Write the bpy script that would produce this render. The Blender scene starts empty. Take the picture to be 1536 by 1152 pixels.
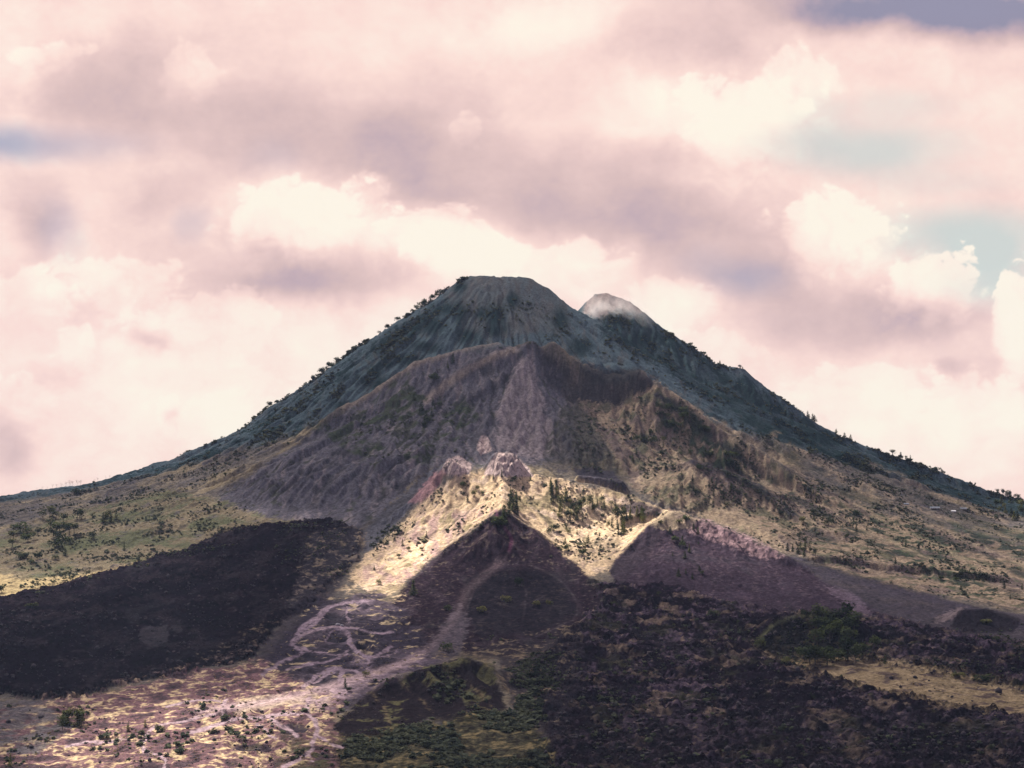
import bpy, math, random
import numpy as np
random.seed(7); RS = np.random.RandomState(11)
C = bpy.context.scene.collection
F, CX, HY = 2770.0, 768.0, 700.0          # focal length, centre and horizon of the photograph, in its pixels
SUN = np.array([-0.36, 0.52, 0.775]); SUN /= np.linalg.norm(SUN)
f32 = np.float32

# ------------------------------------------------------------------ noise
_perm = np.random.RandomState(3).permutation(256).astype(np.int32); _perm = np.concatenate([_perm, _perm, _perm])
_ang = np.random.RandomState(5).rand(256) * 2 * math.pi
_gx, _gy = np.cos(_ang).astype(f32), np.sin(_ang).astype(f32)
def perlin(x, y):
    xf, yf = np.floor(x), np.floor(y)
    xi, yi = xf.astype(np.int32) & 255, yf.astype(np.int32) & 255
    dx, dy = (x - xf).astype(f32), (y - yf).astype(f32)
    u, v = dx*dx*dx*(dx*(dx*6-15)+10), dy*dy*dy*(dy*(dy*6-15)+10)
    def g(ix, iy, ax, ay):
        h = _perm[_perm[ix & 255] + (iy & 255)] & 255
        return _gx[h]*ax + _gy[h]*ay
    a = g(xi, yi, dx, dy); b = g(xi+1, yi, dx-1, dy); c = g(xi, yi+1, dx, dy-1); d = g(xi+1, yi+1, dx-1, dy-1)
    t = a + u*(b-a)
    return (t + v*((c + u*(d-c)) - t)) * 1.5
def fbm(x, y, o=4, g=0.5, s=0.0):
    r = 0; a = 1.0; n = 0
    for k in range(o):
        r = r + a*perlin(x*2**k + s + 17.3*k, y*2**k - s + 9.1*k); n += a; a *= g
    return r/n
def ridged(x, y, o=4, g=0.55, s=0.0):
    r = 0; a = 1.0; n = 0
    for k in range(o):
        r = r + a*(1 - np.abs(perlin(x*2**k + s + 31.7*k, y*2**k - s + 5.3*k))*1.6); n += a; a *= g
    return r/n
def sstep(a, b, x):
    t = np.clip((x-a)/(b-a), 0, 1); return t*t*(3-2*t)
def smax(a, b, k):
    h = np.clip(0.5 + 0.5*(b-a)/k, 0, 1)
    return a + (b-a)*h + k*h*(1-h)

# ------------------------------------------------------------------ the grid: fine inside the view, coarse around it
uc = np.linspace(-0.292, 0.292, 1216)
ul = -0.292 - 0.5*np.linspace(0, 1, 40)[1:]**1.6
us = np.concatenate([ul[::-1], uc, -ul])
yn = np.geomspace(60, 1560, 34)[:-1]
yc = np.geomspace(1560, 4480, 1240)
yf_ = np.geomspace(4480, 6200, 60)[1:]
ys = np.concatenate([yn, yc, yf_])
NU, NY = len(us), len(ys)
U, Y = np.meshgrid(us.astype(np.float64), ys.astype(np.float64))      # rows = depth
X = U*Y
def P3(px, py, y): return ((px-CX)/F*y, y, (HY-py)/F*y)

# ------------------------------------------------------------------ height: apron, cone, ridges
Z = np.interp(Y, [60,300,1000,1560,1700,2000,2200,2700,3300,4200,4600,5200,6200],
                 [-45,-110,-240,-272,-281,-257,-238,-195,-150,-84,-90,-220,-560])
Z += 9*fbm(X/420, Y/420, 3) * sstep(700, 1700, Y)
rid = np.zeros(Z.shape, np.int8)                        # which landform a vertex belongs to
RX, RY = -27.0, 4200.0
dx, dy = X-RX, Y-RY
R = np.hypot(dx, dy); TH = np.arctan2(dy, dx)
pl = np.interp(R, [0,70,106,152,227,303,379,455,531,576,637,743,834,955,1046,1137,1500,2500],
                  [430,433,417,379,333,280,223,167,118,80,52,8,-22,-50,-60,-74,-120,-260])
pr = np.interp(R, [0,70,106,152,170,212,258,330,379,500,682,985,1191,1500,2500],
                  [428,429,409,370,357,332,303,258,228,160,85,-45,-110,-160,-300])
pf = np.interp(R, [0,60,110,180,300,500,700,900,1100,1300,1600,2500],
                  [430,428,405,360,285,158,58,-18,-80,-130,-185,-300])
pb = np.interp(R, [0,80,300,700,1200,2000,3000], [425,425,280,30,-220,-520,-700])
cs, sn = np.cos(TH), np.sin(TH)
wl, wr, wf, wb = np.clip(-cs,0,1)**2, np.clip(cs,0,1)**2, np.clip(-sn,0,1)**2, np.clip(sn,0,1)**2
ZM = pl*wl + pr*wr + pf*wf + pb*wb
gl = ridged(TH*9 + 0.4*fbm(X/150, Y/150, 2), R/520, 4, 0.6, 3.0) - 0.55
ZM += gl*24*sstep(70, 420, R) * (1 - 0.5*sstep(700, 1300, R))
ZM += 6*fbm(TH*26, R/160, 3, 0.5, 8.0)*sstep(60, 300, R)
rid[ZM > Z] = 1
Z = smax(Z, ZM, 25.0)

def ridge(pts, sf, sb, L, rnd, k, ident=None, tail=0.08, gam=0.0, glen=40.0, reach=700, seed=0.0):
    """a crest through pts (photo x, photo y, depth) with concave flanks; blended into the land"""
    global Z
    p = np.array([P3(*q) for q in pts])
    x0, x1 = p[:,0].min()-reach, p[:,0].max()+reach; y0, y1 = p[:,1].min()-reach, p[:,1].max()+reach
    r0, r1 = np.searchsorted(ys, [max(y0, ys[0]), min(y1, ys[-1])]); r1 = max(r1, r0+2)
    xs, yy = X[r0:r1], Y[r0:r1]
    zl = np.zeros(xs.shape); wsum = np.zeros(xs.shape); bs = np.zeros(xs.shape); bd = np.full(xs.shape, 1e9); side = np.zeros(xs.shape)
    acc = 0.0
    for a, b in zip(p[:-1], p[1:]):
        vx, vy = b[0]-a[0], b[1]-a[1]; l2 = vx*vx+vy*vy; l = math.sqrt(l2)
        t = np.clip(((xs-a[0])*vx + (yy-a[1])*vy)/l2, 0, 1)
        qx, qy = a[0]+t*vx, a[1]+t*vy
        d = np.hypot(xs-qx, yy-qy); w = l/(d*d+36.0)**3
        zl += w*(a[2]+t*(b[2]-a[2])); bs += w*(acc + t*l + 0.6*(xs-qx)); wsum += w
        m = d < bd; bd = np.where(m, d, bd); side = np.where(m, sstep(-0.35, 0.35, (qy-yy)/(d+1e-3)), side)   # 1 = towards the viewer
        acc += l
    zl /= wsum; bs /= wsum; d_ = np.sqrt(bd*bd+rnd*rnd)-rnd; s = sb + (sf-sb)*side
    best = zl - s*L*(1-np.exp(-d_/L)) - (tail+.07)*d_ - 0.0016*np.maximum(0, d_-0.40*reach)**2
    if gam:
        best += gam*0.6*(ridged(bs/glen + 1.0*fbm(xs/170, yy/170, 3), bd/(glen*5), 4, 0.55, seed)-0.55)*sstep(4, 60, bd)
    zz = Z[r0:r1]
    if ident is not None:
        sub = rid[r0:r1]; sub[best > zz] = ident
    Z[r0:r1] = smax(zz, best, k)

def pxy():
    return CX + F*U, HY - F*Z/Y

# far right flank with the second, smoking peak
ridge([(866,466,4330),(880,452,4330),(888,446,4330),(893,441,4330),(910,439,4330),(926,445,4330),(945,452,4330),(965,466,4330),(985,484,4330),(1005,498,4330),
       (1050,527,4330),(1075,545,4330),(1095,550,4330),(1115,553,4330),(1140,572,4330),(1170,595,4330),(1200,615,4330),(1230,637,4330),(1265,655,4330),(1300,668,4320),
       (1340,683,4320),(1400,703,4300),(1450,722,4300),(1490,738,4280),(1536,750,4260),(1700,772,4200),(2000,800,4100)], 0.50, 0.7, 380, 3, 6, 1, 0.10, 26, 46, 1500, 2.0)
# inner crater rim: the long pale crest and the broken peak in front of the summit
ridge([(300,757,3430),(350,722,3480),(400,690,3540),(470,645,3600),(525,606,3650),(575,572,3680),(625,540,3700),(660,531,3710),(690,523,3720),(745,512,3730),(775,520,3720)], 0.58, 0.42, 260, 4, 8, 1, 0.10, 20, 34, 900, 4.0)
ridge([(655,562,3600),(690,553,3610),(720,540,3620),(745,530,3630),(770,522,3640),(800,512,3640),(822,532,3640),(835,548,3630),(865,566,3620),(900,580,3610),(935,583,3600),(965,575,3590),(988,573,3570),
       (1030,600,3540),(1080,640,3500),(1150,688,3440),(1200,728,3380),(1260,770,3300),(1330,812,3200)], 0.62, 0.55, 240, 4, 6, 1, 0.12, 13, 30, 900, 6.0)
ridge([(797,516,3630),(775,560,3560),(755,610,3480),(735,650,3400),(722,676,3330)], 0.5, 0.5, 160, 10, 14, 1, 0.1, 6, 17, 600, 7.0)
ridge([(625,545,3690),(600,590,3600),(560,640,3510),(500,690,3420),(430,740,3330)], 0.42, 0.42, 160, 5, 14, 1, 0.1, 16, 26, 600, 8.0)
ridge([(560,690,3330),(590,668,3370),(606,664,3390),(625,690,3320),(640,720,3230)], 0.5, 0.35, 90, 4, 10, 1, 0.1, 10, 20, 320, 9.5)
ridge([(690,553,3610),(672,600,3540),(650,650,3440),(640,690,3340)], 0.45, 0.45, 110, 5, 12, 1, 0.1, 14, 22, 420, 9.6)
ridge([(745,530,3630),(720,590,3540),(705,640,3440)], 0.5, 0.42, 100, 4, 10, 1, 0.1, 10, 20, 360, 9.7)
ridge([(835,548,3630),(850,620,3530),(880,690,3400),(900,720,3300)], 0.42, 0.42, 120, 10, 14, 1, 0.1, 12, 22, 420, 9.8)
ridge([(540,606,3660),(480,665,3540),(420,720,3420),(380,755,3330)], 0.42, 0.42, 110, 4, 10, 1, 0.1, 14, 22, 420, 9.9)
ridge([(700,640,3420),(640,680,3330),(590,720,3250),(545,770,3150)], 0.40, 0.40, 140, 6, 14, 1, 0.1, 12, 24, 500, 9.0)
ridge([(900,590,3590),(920,640,3500),(930,690,3400),(945,735,3300)], 0.40, 0.40, 150, 12, 16, 1, 0.1, 14, 24, 500, 10.0)
ridge([(1040,690,3300),(1100,708,3290),(1150,735,3260),(1195,775,3200),(1240,815,3120)], 0.55, 0.10, 60, 3, 6, 1, 0.05, 10, 24, 400, 12.0)
ridge([(1180,690,3620),(1250,735,3580),(1330,775,3540),(1420,815,3500)], 0.42, 0.25, 110, 4, 8, 1, 0.08, 8, 24, 500, 13.0)
# the sunlit front cone with its spurs and the bowl on the right of it
ridge([(560,800,3020),(600,762,3060),(645,722,3080),(668,694,3100),(690,700,3110),(720,700,3120),(745,686,3120),(775,692,3120),(800,710,3110),(850,718,3110),(900,728,3100),(945,742,3080),(985,762,3030),(1010,766,2960)], 0.42, 0.5, 170, 5, 8, 2, 0.08, 5, 18, 500, 14.0)
ridge([(752,700,3110),(755,735,3000),(752,764,2910),(715,788,2880),(680,812,2850),(640,843,2810),(610,875,2770),(580,905,2720)], 0.60, 0.45, 120, 4, 7, 2, 0.07, 9, 16, 500, 15.0)
ridge([(752,764,2910),(795,788,2890),(830,818,2860),(865,850,2810),(890,872,2780),(905,890,2750)], 0.62, 0.52, 120, 4, 7, 2, 0.07, 3.5, 16, 500, 16.0)
ridge([(700,708,3095),(650,768,2995),(600,820,2900),(550,866,2820),(512,892,2750)], 0.34, 0.30, 150, 20, 10, 2, 0.07, 5, 16, 420, 15.5)
ridge([(735,728,3050),(690,785,2945),(632,840,2845),(588,886,2765)], 0.40, 0.34, 140, 14, 10, 2, 0.07, 4, 14, 420, 15.7)
ridge([(735,795,2840),(690,838,2790),(660,872,2740),(645,900,2700)], 0.5, 0.4, 100, 8, 12, 2, 0.07, 5, 14, 300, 17.0)
for sp_ in ([(752,768,2905),(738,800,2850),(722,838,2790),(712,868,2740)], [(765,776,2895),(778,810,2840),(786,840,2790)], [(800,793,2880),(822,830,2815),(848,868,2750),(862,900,2700)], [(700,806,2860),(676,840,2800),(655,880,2735),(630,920,2680)], [(668,826,2830),(640,862,2770),(612,900,2715)]):
    ridge(sp_, 0.5, 0.5, 60, 6, 8, 2, 0.10, 6, 12, 260, 30.0+sp_[0][0])
# right cone
ridge([(920,848,2800),(945,815,2840),(975,785,2890),(1010,766,2920),(1060,781,2900),(1120,805,2870),(1180,832,2830),(1240,868,2790),(1300,905,2740)], 0.56, 0.55, 150, 6, 7, 3, 0.08, 9, 15, 500, 18.0)
for sp_ in ([(985,785,2890),(965,815,2840),(950,850,2780)], [(1030,778,2900),(1035,815,2840),(1040,860,2770)], [(1090,795,2880),(1110,830,2820),(1130,880,2750)], [(1150,822,2850),(1175,855,2790),(1200,890,2740)]):
    ridge(sp_, 0.5, 0.5, 70, 9, 10, 3, 0.10, 5, 12, 260, 30.0+sp_[0][0])
# dark dome below the front cone, the low dark hill and the wooded mounds
ridge([(700,872,2720),(730,857,2730),(780,850,2735),(825,858,2730),(850,880,2700)], 0.55, 0.4, 90, 26, 10, 4, 0.06, 3, 14, 350, 19.0)
ridge([(470,1090,1965),(505,1074,1990),(550,1040,2020),(590,1014,2040),(650,1000,2060),(700,984,2080),(738,999,2070),(752,1035,2030),(758,1065,1990)], 0.62, 0.30, 50, 3, 4, 5, 0.08, 8, 9, 220, 20.0)
ridge([(640,1004,2050),(668,1030,2010),(690,1062,1970)], 0.5, 0.4, 40, 2, 3, 5, 0.08, 3, 8, 120, 21.0)
ridge([(700,1000,2070),(725,1028,2020),(745,1050,1990)], 0.5, 0.4, 40, 2, 3, 5, 0.08, 3, 8, 120, 22.0)
ridge([(1138,965,2310),(1150,942,2330),(1170,928,2345),(1210,920,2360),(1265,924,2360),(1290,945,2330),(1312,978,2300)], 0.75, 0.5, 60, 6, 5, 6, 0.06, 3, 12, 220, 23.0)
ridge([(1415,930,2480),(1440,915,2490),(1475,912,2490),(1510,925,2470),(1560,945,2440)], 0.6, 0.5, 60, 8, 5, 7, 0.06, 4, 12, 220, 24.0)
ridge([(0,770,3900),(60,756,3920),(120,748,3930),(200,738,3930)], 0.5, 0.3, 70, 8, 8, 1, 0.06, 14, 30, 400, 25.0)

def bil(img, fx, fy):
    h, w = img.shape
    fx = np.clip(fx, 0, w-1.001); fy = np.clip(fy, 0, h-1.001)
    i, j = fx.astype(np.int32), fy.astype(np.int32); a, b = (fx-i).astype(f32), (fy-j).astype(f32)
    return (img[j,i]*(1-a)+img[j,i+1]*a)*(1-b) + (img[j+1,i]*(1-a)+img[j+1,i+1]*a)*b
# ------------------------------------------------------------------ running water: gullies and fans cut into the slopes
def erode(cell=3.0, drops=90000, batches=7, life=90):
    xs = np.arange(-1500, 1500, cell); yy = np.arange(1850, 4520, cell); nx, ny = len(xs), len(yy)
    GXX, GYY = np.meshgrid(xs, yy)
    H = bil(Z.astype(f32), np.interp(GXX/GYY, us, np.arange(NU)), np.interp(GYY, ys, np.arange(NY))).astype(np.float64)/cell
    H += 0.30*fbm(GXX/30, GYY/30, 4, 0.6, 123.0)
    H0 = H.copy(); FL = np.zeros(H.size); rs = np.random.RandomState(9)
    for b in range(batches):
        x = rs.uniform(2, nx-4, drops); y = rs.uniform(2, ny-4, drops); dx = np.zeros(drops); dy = np.zeros(drops)
        vel = np.ones(drops); wat = np.ones(drops); sed = np.zeros(drops); alive = np.ones(drops, bool)
        for it in range(life):
            i, j = x.astype(np.int32), y.astype(np.int32); u, v = x-i, y-j; k = j*nx+i; Hf = H.ravel()
            a, b_, c, d = Hf[k], Hf[k+1], Hf[k+nx], Hf[k+nx+1]
            gx_ = (b_-a)*(1-v)+(d-c)*v; gy_ = (c-a)*(1-u)+(d-b_)*u; h = a*(1-u)*(1-v)+b_*u*(1-v)+c*(1-u)*v+d*u*v
            dx = dx*0.1-gx_*0.9; dy = dy*0.1-gy_*0.9; l = np.hypot(dx, dy)+1e-9; dx /= l; dy /= l
            x2, y2 = x+dx, y+dy
            alive &= (x2 > 2) & (x2 < nx-4) & (y2 > 2) & (y2 < ny-4)
            x2 = np.where(alive, x2, x); y2 = np.where(alive, y2, y)
            i2, j2 = x2.astype(np.int32), y2.astype(np.int32); u2, v2 = x2-i2, y2-j2; k2 = j2*nx+i2
            h2 = Hf[k2]*(1-u2)*(1-v2)+Hf[k2+1]*u2*(1-v2)+Hf[k2+nx]*(1-u2)*v2+Hf[k2+nx+1]*u2*v2
            dh = h2-h; cap = np.maximum(-dh, 0.01)*vel*wat*5.0
            dep = np.where(dh > 0, np.minimum(dh, sed), np.where(sed > cap, (sed-cap)*0.3, -np.minimum((cap-sed)*0.22, np.maximum(-dh, 0))))
            dep = np.where(alive, dep, 0); sed -= dep
            ws = ((1-u)*(1-v), u*(1-v), (1-u)*v, u*v)
            acc = 0
            for w_, o_ in zip(ws, (0, 1, nx, nx+1)): acc = acc + np.bincount(k+o_, dep*w_, H.size)
            acc = np.clip(acc, -0.25, 0.25)
            H += acc.reshape(ny, nx); FL += np.bincount(k, np.where(alive, wat, 0), H.size)
            vel = np.sqrt(np.clip(vel*vel - dh*4, 0.01, 16)); wat *= 0.985; x, y = x2, y2
    D = np.clip((H-H0)*cell, -12, 8)
    Dp = np.pad(D, 1, mode='edge'); D = (Dp[1:-1,1:-1]*4+Dp[:-2,1:-1]+Dp[2:,1:-1]+Dp[1:-1,:-2]+Dp[1:-1,2:])/8
    for _ in range(1):
        Dp = np.pad(D, 1, mode='edge'); D = (Dp[1:-1,1:-1]*4+Dp[:-2,1:-1]+Dp[2:,1:-1]+Dp[1:-1,:-2]+Dp[1:-1,2:])/8
    FL = np.log1p(FL.reshape(ny, nx)); e = np.minimum(np.minimum(GXX-xs[0], xs[-1]-GXX), np.minimum(GYY-yy[0], yy[-1]-GYY)); D *= sstep(0, 80, e)
    fx, fy = (X-xs[0])/cell, (Y-yy[0])/cell
    ins = (fx > 0) & (fx < nx-1) & (fy > 0) & (fy < ny-1)
    return np.where(ins, bil(D, fx, fy), 0), np.where(ins, bil(FL, fx, fy), float(np.median(FL)))
ED, EF = erode()
Z += ED*np.where(rid == 1, 0.95-.45*sstep(3650, 3900, Y), np.where(rid == 2, 0.6, 0.6))
EFn = np.clip((EF-2.9)/1.9, 0, 1)

# ------------------------------------------------------------------ rasters in photo coordinates used to lay out ground cover on the land
HR = 2.0
RW, RH = 768+200, 576+60
gx, gy = np.meshgrid((np.arange(RW)-100)*HR, (np.arange(RH)-30)*HR)
def poly(pts, soft=8):
    p = np.array(pts, float); inside = np.zeros(gx.shape, bool); dist = np.full(gx.shape, 1e9)
    m = 3*soft + 4
    c0 = int(max(0, (p[:,0].min()-m)/HR+100)); c1 = int(min(RW, (p[:,0].max()+m)/HR+101))
    r0 = int(max(0, (p[:,1].min()-m)/HR+30)); r1 = int(min(RH, (p[:,1].max()+m)/HR+31))
    xx, yy = gx[r0:r1,c0:c1], gy[r0:r1,c0:c1]; ins = np.zeros(xx.shape, bool); ds = np.full(xx.shape, 1e9)
    for a, b in zip(p, np.roll(p, -1, 0)):
        if a[1] != b[1]:
            ins ^= ((a[1] > yy) != (b[1] > yy)) & (xx < (b[0]-a[0])*(yy-a[1])/(b[1]-a[1]) + a[0])
        v = b-a; t = np.clip(((xx-a[0])*v[0]+(yy-a[1])*v[1])/max(v@v, 1e-6), 0, 1)
        ds = np.minimum(ds, np.hypot(xx-a[0]-t*v[0], yy-a[1]-t*v[1]))
    out = np.zeros(gx.shape, f32)
    out[r0:r1,c0:c1] = sstep(-soft, soft, np.where(ins, ds, -ds))
    return out
def stroke(lines, w, soft=2.0, res=1.0):
    W_, H_ = int(1536/res)+40, int(1152/res)+40
    out = np.zeros((H_, W_), f32)
    for pts in lines:
        # smooth the line
        p = np.array(pts, float)
        for _ in range(2):
            q = np.repeat(p, 2, 0)[1:-1]; a, b = p[:-1], p[1:]
            q = np.empty((2*len(a), 2)); q[0::2] = a*.75+b*.25; q[1::2] = a*.25+b*.75
            p = np.vstack([p[:1], q, p[-1:]])
        for a, b in zip(p[:-1], p[1:]):
            m = w+soft+2
            c0 = int(max(0, (min(a[0],b[0])-m)/res+20)); c1 = int(min(W_, (max(a[0],b[0])+m)/res+22))
            r0 = int(max(0, (min(a[1],b[1])-m)/res+20)); r1 = int(min(H_, (max(a[1],b[1])+m)/res+22))
            if c1 <= c0 or r1 <= r0: continue
            yy, xx = np.mgrid[r0:r1, c0:c1]; xx = (xx-20)*res; yy = (yy-20)*res
            v = b-a; t = np.clip(((xx-a[0])*v[0]+(yy-a[1])*v[1])/max(v@v,1e-6), 0, 1)
            d = np.hypot(xx-a[0]-t*v[0], (yy-a[1]-t*v[1])*1.35)
            out[r0:r1,c0:c1] = np.maximum(out[r0:r1,c0:c1], 1-sstep(w-soft, w+soft, d))
    return out
def samp(img, px, py): return bil(img, px/HR+100, py/HR+30)
def samp1(img, px, py): return bil(img, px+20, py+20)

LAVA_LEFT = [(-200,960),(0,902),(120,872),(200,850),(282,826),(352,796),(430,786),(505,782),(540,800),(535,840),(500,870),(468,908),(430,925),(388,968),(380,985),(280,1008),(215,1020),(120,1045),(60,1048),(0,1040),(-200,1060)]
TRAILS = [
 [(438,966),(444,956),(450,942),(462,934),(476,926),(486,914),(500,908),(518,905),(534,902),(552,900)], [(452,946),(470,938),(482,926),(492,914)], [(519,906),(521,914),(520,924),(524,932)],
 [(440,964),(452,952),(470,946),(492,941),(506,939),(518,944),(524,954),(524,964),(532,972)], [(506,940),(524,941),(542,944),(556,949),(574,951),(588,947)], [(488,962),(492,953),(500,946),(512,943)],
 [(438,966),(448,974),(458,972),(452,982),(436,988),(420,994),(408,1001)], [(430,1004),(450,999),(474,994),(496,992),(512,984),(522,976)], [(456,974),(468,978),(486,979),(504,983),(520,980)],
 [(532,974),(548,986),(562,985),(574,979),(586,970)], [(552,987),(553,994),(549,1002),(554,1009),(566,1014)], [(566,984),(578,986),(594,978)],
 [(455,1030),(466,1022),(474,1013),(488,1009),(498,1003),(510,1001),(514,1006),(512,1016),(508,1026),(498,1036)], [(470,1026),(484,1016),(500,1008)], [(512,1006),(526,1004),(540,1010)],
 [(464,1046),(460,1058),(462,1070),(472,1080),(478,1092),(474,1104),(468,1114),(470,1124),(456,1134),(440,1144),(424,1152)], [(474,1104),(488,1110),(498,1118),(514,1121)], [(470,1122),(462,1132),(468,1142)],
 [(286,1098),(318,1090),(342,1080),(366,1076),(392,1077),(420,1071),(444,1071),(462,1067)], [(214,1128),(210,1116),(222,1103),(226,1092),(246,1086),(270,1084),(296,1076),(320,1072)], [(212,1118),(218,1128),(236,1132),(250,1140),(246,1152)],
 [(395,1012),(398,1005),(412,1002)], [(340,1050),(332,1062),(336,1076)], [(384,1086),(396,1092),(402,1102),(414,1108)], [(404,1074),(414,1086),(434,1094),(446,1104)], [(100,1120),(130,1112),(160,1114),(196,1106)], [(250,1060),(290,1050),(330,1052)]]
MAIN = [[(300,1066),(384,1056),(430,1046),(475,1036),(520,1022),(566,1008),(610,994),(640,974),(665,950),(684,925),(692,905),(700,885),(722,868),(752,842)], [(752,842),(768,822),(770,808),(756,790),(746,776),(744,764)]]
THIN = [[(775,846),(800,848),(830,864),(848,876),(862,896),(868,914),(862,930),(850,934)], [(850,934),(830,944),(800,956),(775,966)], [(778,872),(790,884),(788,902),(780,908),(790,906),(816,894)],[(788,902),(786,918),(784,930)],
        [(575,905),(600,884),(632,858),(660,836),(700,802),(740,768),(752,752)], [(560,925),(590,912),(612,900),(628,890)], [(690,900),(686,930),(680,965)], [(720,868),(700,910),(692,960),(690,985)],
        [(770,808),(785,800),(800,794)], [(960,1000),(972,1012),(976,1024)]]
path_w = np.maximum.reduce([stroke(TRAILS[0::3], 3.6, 2.8), stroke(TRAILS[1::3], 2.5, 2.0), stroke(TRAILS[2::3], 1.9, 1.6), .22*stroke(TRAILS, 9, 8)]); path_m = np.maximum(stroke(MAIN[:1], 7.0, 6.0), stroke(MAIN[1:], 2.2, 1.8)); path_t = stroke(THIN, 1.6, 1.3)

px, py = pxy()
wx = 10*fbm(X/60, Y/60, 6, 0.68, 1.0); wy = 8*fbm(X/60, Y/60, 6, 0.68, 40.0)
nA = fbm(X/120, Y/120, 5, 0.55, 2.0); nB = fbm(X/28, Y/28, 4, 0.6, 12.0); nC = fbm(X/7, Y/7, 3, 0.6, 22.0)
def brk(m): return sstep(0.22, 0.78, m + 1.9*m*(1-m)*(1.3*nC + 1.2*nB))

m_lava = brk(samp(poly(LAVA_LEFT, 11), px+1.2*wx, py+wy))
m_lavaR = brk(samp(poly([(880,872),(940,878),(1000,880),(1080,905),(1145,918),(1300,925),(1420,950),(1536,965),(1760,980),(1760,1200),(700,1200),(830,1110),(800,1060),(800,1000),(840,960),(875,935),(905,900)], 14), px+wx*1.6, py+wy*1.6))
m_tan = brk(samp(poly([(1130,975),(1200,985),(1300,985),(1400,1002),(1540,1036),(1760,1080),(1760,1120),(1536,1080),(1420,1062),(1330,1044),(1270,1026),(1190,1004)], 20), px+wx*1.3, py+wy*1.3))
m_tr = brk(samp(poly([(400,985),(430,950),(470,905),(560,885),(610,920),(640,960),(660,1000),(600,1030),(520,1060),(430,1050),(390,1030)], 16), px+wx, py+wy))
m_bl = brk(samp(poly([(-200,1075),(60,1055),(130,1048),(280,1010),(390,990),(440,1020),(520,1045),(500,1080),(520,1110),(520,1200),(-200,1200)], 12), px+wx, py+wy))
m_flat = np.clip(m_tr+m_bl, 0, 1)

# flow thickness, pits and hummocks
Z += 6*m_lava + 4*m_lavaR*(1-m_tan)
lav = np.clip(m_lava + m_lavaR*(1-m_tan), 0, 1)
Z += 0
hum = ridged(X/70 + 0.5*fbm(X/50,Y/50,2), Y/38, 3, 0.55, 50.0) - 0.6
fine = ridged(X/24, Y/15, 4, 0.62, 60.0) - 0.6
Z += lav*(13.0*hum*(0.45 + 0.55*(1-m_lava)) + 8.0*fine*(0.45 + 0.55*(1-m_lava)))
Z += (m_bl*4.6*(ridged(X/48+0.6*fbm(X/60,Y/60,2), Y/40, 4, 0.55, 70.0)-0.6) + m_tr*3.6*fbm(X/30, Y/30, 4, 0.5, 75.0))
def pits(lst):
    h = np.zeros(Z.shape)
    for cx_, cy_, rx_, ry_, dep in lst:
        r = np.hypot((px-cx_)/rx_, (py-cy_)/ry_); h += -dep*(1-sstep(0.35, 1.0, r)) + 0.35*dep*np.exp(-((r-1.12)/0.2)**2)
    return h
Z += pits([(545,971,13,6.5,7),(520,990,17,6,5),(505,957,26,10,4),(545,950,16,5,3.5),(455,985,30,8,4),(500,925,20,9,4),(480,1022,24,10,4),(350,1074,22,7,4),(440,1092,30,12,5),(390,1068,16,6,3),(380,1120,40,10,5),(455,950,16,9,3),(560,1002,16,6,3)])
pit = sstep(.8, 3.0, -pits([(545,971,13,6.5,7),(520,990,17,6,5),(505,957,26,10,4),(545,950,16,5,3.5),(455,985,30,8,4),(500,925,20,9,4),(480,1022,24,10,4),(440,1092,30,12,5),(380,1120,40,10,5)]))
rough = sstep(1300, 1700, Y)
mt = (rid == 1)
Z += rough*(3.4*(ridged(X/50, Y/50, 3, 0.55, 80.0)-.55) + 1.7*fbm(X/13, Y/13, 3, 0.65, 90.0))*np.where(mt, 0.9, np.where(m_flat > .4, 0.35, 0.8))
# cliffs and scarps: the land behind the line stands higher
def scarp(pts, h, w=5.0, back=60.0):
    global Z
    p = np.array([P3(*q) for q in pts]); s = np.zeros(Z.shape); bd = np.full(Z.shape, 1e9); bt = np.zeros(Z.shape)
    n = len(p)-1
    for i, (a, b) in enumerate(zip(p[:-1], p[1:])):
        v = (b-a)[:2]; l = math.hypot(*v)
        t = np.clip(((X-a[0])*v[0]+(Y-a[1])*v[1])/(l*l), 0, 1)
        ex, ey = X-a[0]-t*v[0], Y-a[1]-t*v[1]; d = np.hypot(ex, ey); m = d < bd
        sg = np.sign(v[0]*ey - v[1]*ex)
        bd = np.where(m, d, bd); s = np.where(m, sg*d, s); bt = np.where(m, (i+t)/n, bt)
    s = s + 5*fbm(X/18, Y/18, 3, 0.55, 33.0)
    Z += h*sstep(0.0, 0.14, bt)*(1-sstep(0.86, 1.0, bt))*sstep(-w, w, s)*(1-sstep(0.2*back, back, s))
scarp([(806,542,3610),(840,562,3600),(870,584,3590),(905,596,3585),(945,596,3580),(985,586,3570)], 30, 5, 70)
scarp([(862,542,3800),(890,560,3790),(930,566,3790),(960,552,3790)], 22, 6, 70)
scarp([(855,715,3190),(885,712,3190),(915,722,3185),(942,740,3175)], 24, 4, 50)
scarp([(925,768,2990),(955,762,2995),(990,770,2985)], 14, 4, 40)
scarp([(690,560,3590),(730,545,3600),(775,530,3610),(800,535,3610)], 14, 5, 40)
scarp([(425,735,3330),(470,700,3410),(520,668,3480),(548,655,3510)], 14, 4, 60)
scarp([(560,745,3230),(600,722,3270),(650,705,3290)], 12, 4, 50)
scarp([(450,655,3600),(500,640,3620),(560,640,3590),(620,650,3540)], 12, 4, 60)
scarp([(700,600,3500),(740,575,3550),(770,560,3570)], 10, 4, 40)
scarp([(1080,660,3480),(1140,705,3420),(1200,745,3370),(1250,790,3300)], 12, 4, 60)
scarp([(1250,700,3750),(1320,742,3720),(1400,780,3680)], 12, 4, 60)
scarp([(300,770,3400),(360,757,3420),(430,752,3400)], 8, 4, 50)
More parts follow.
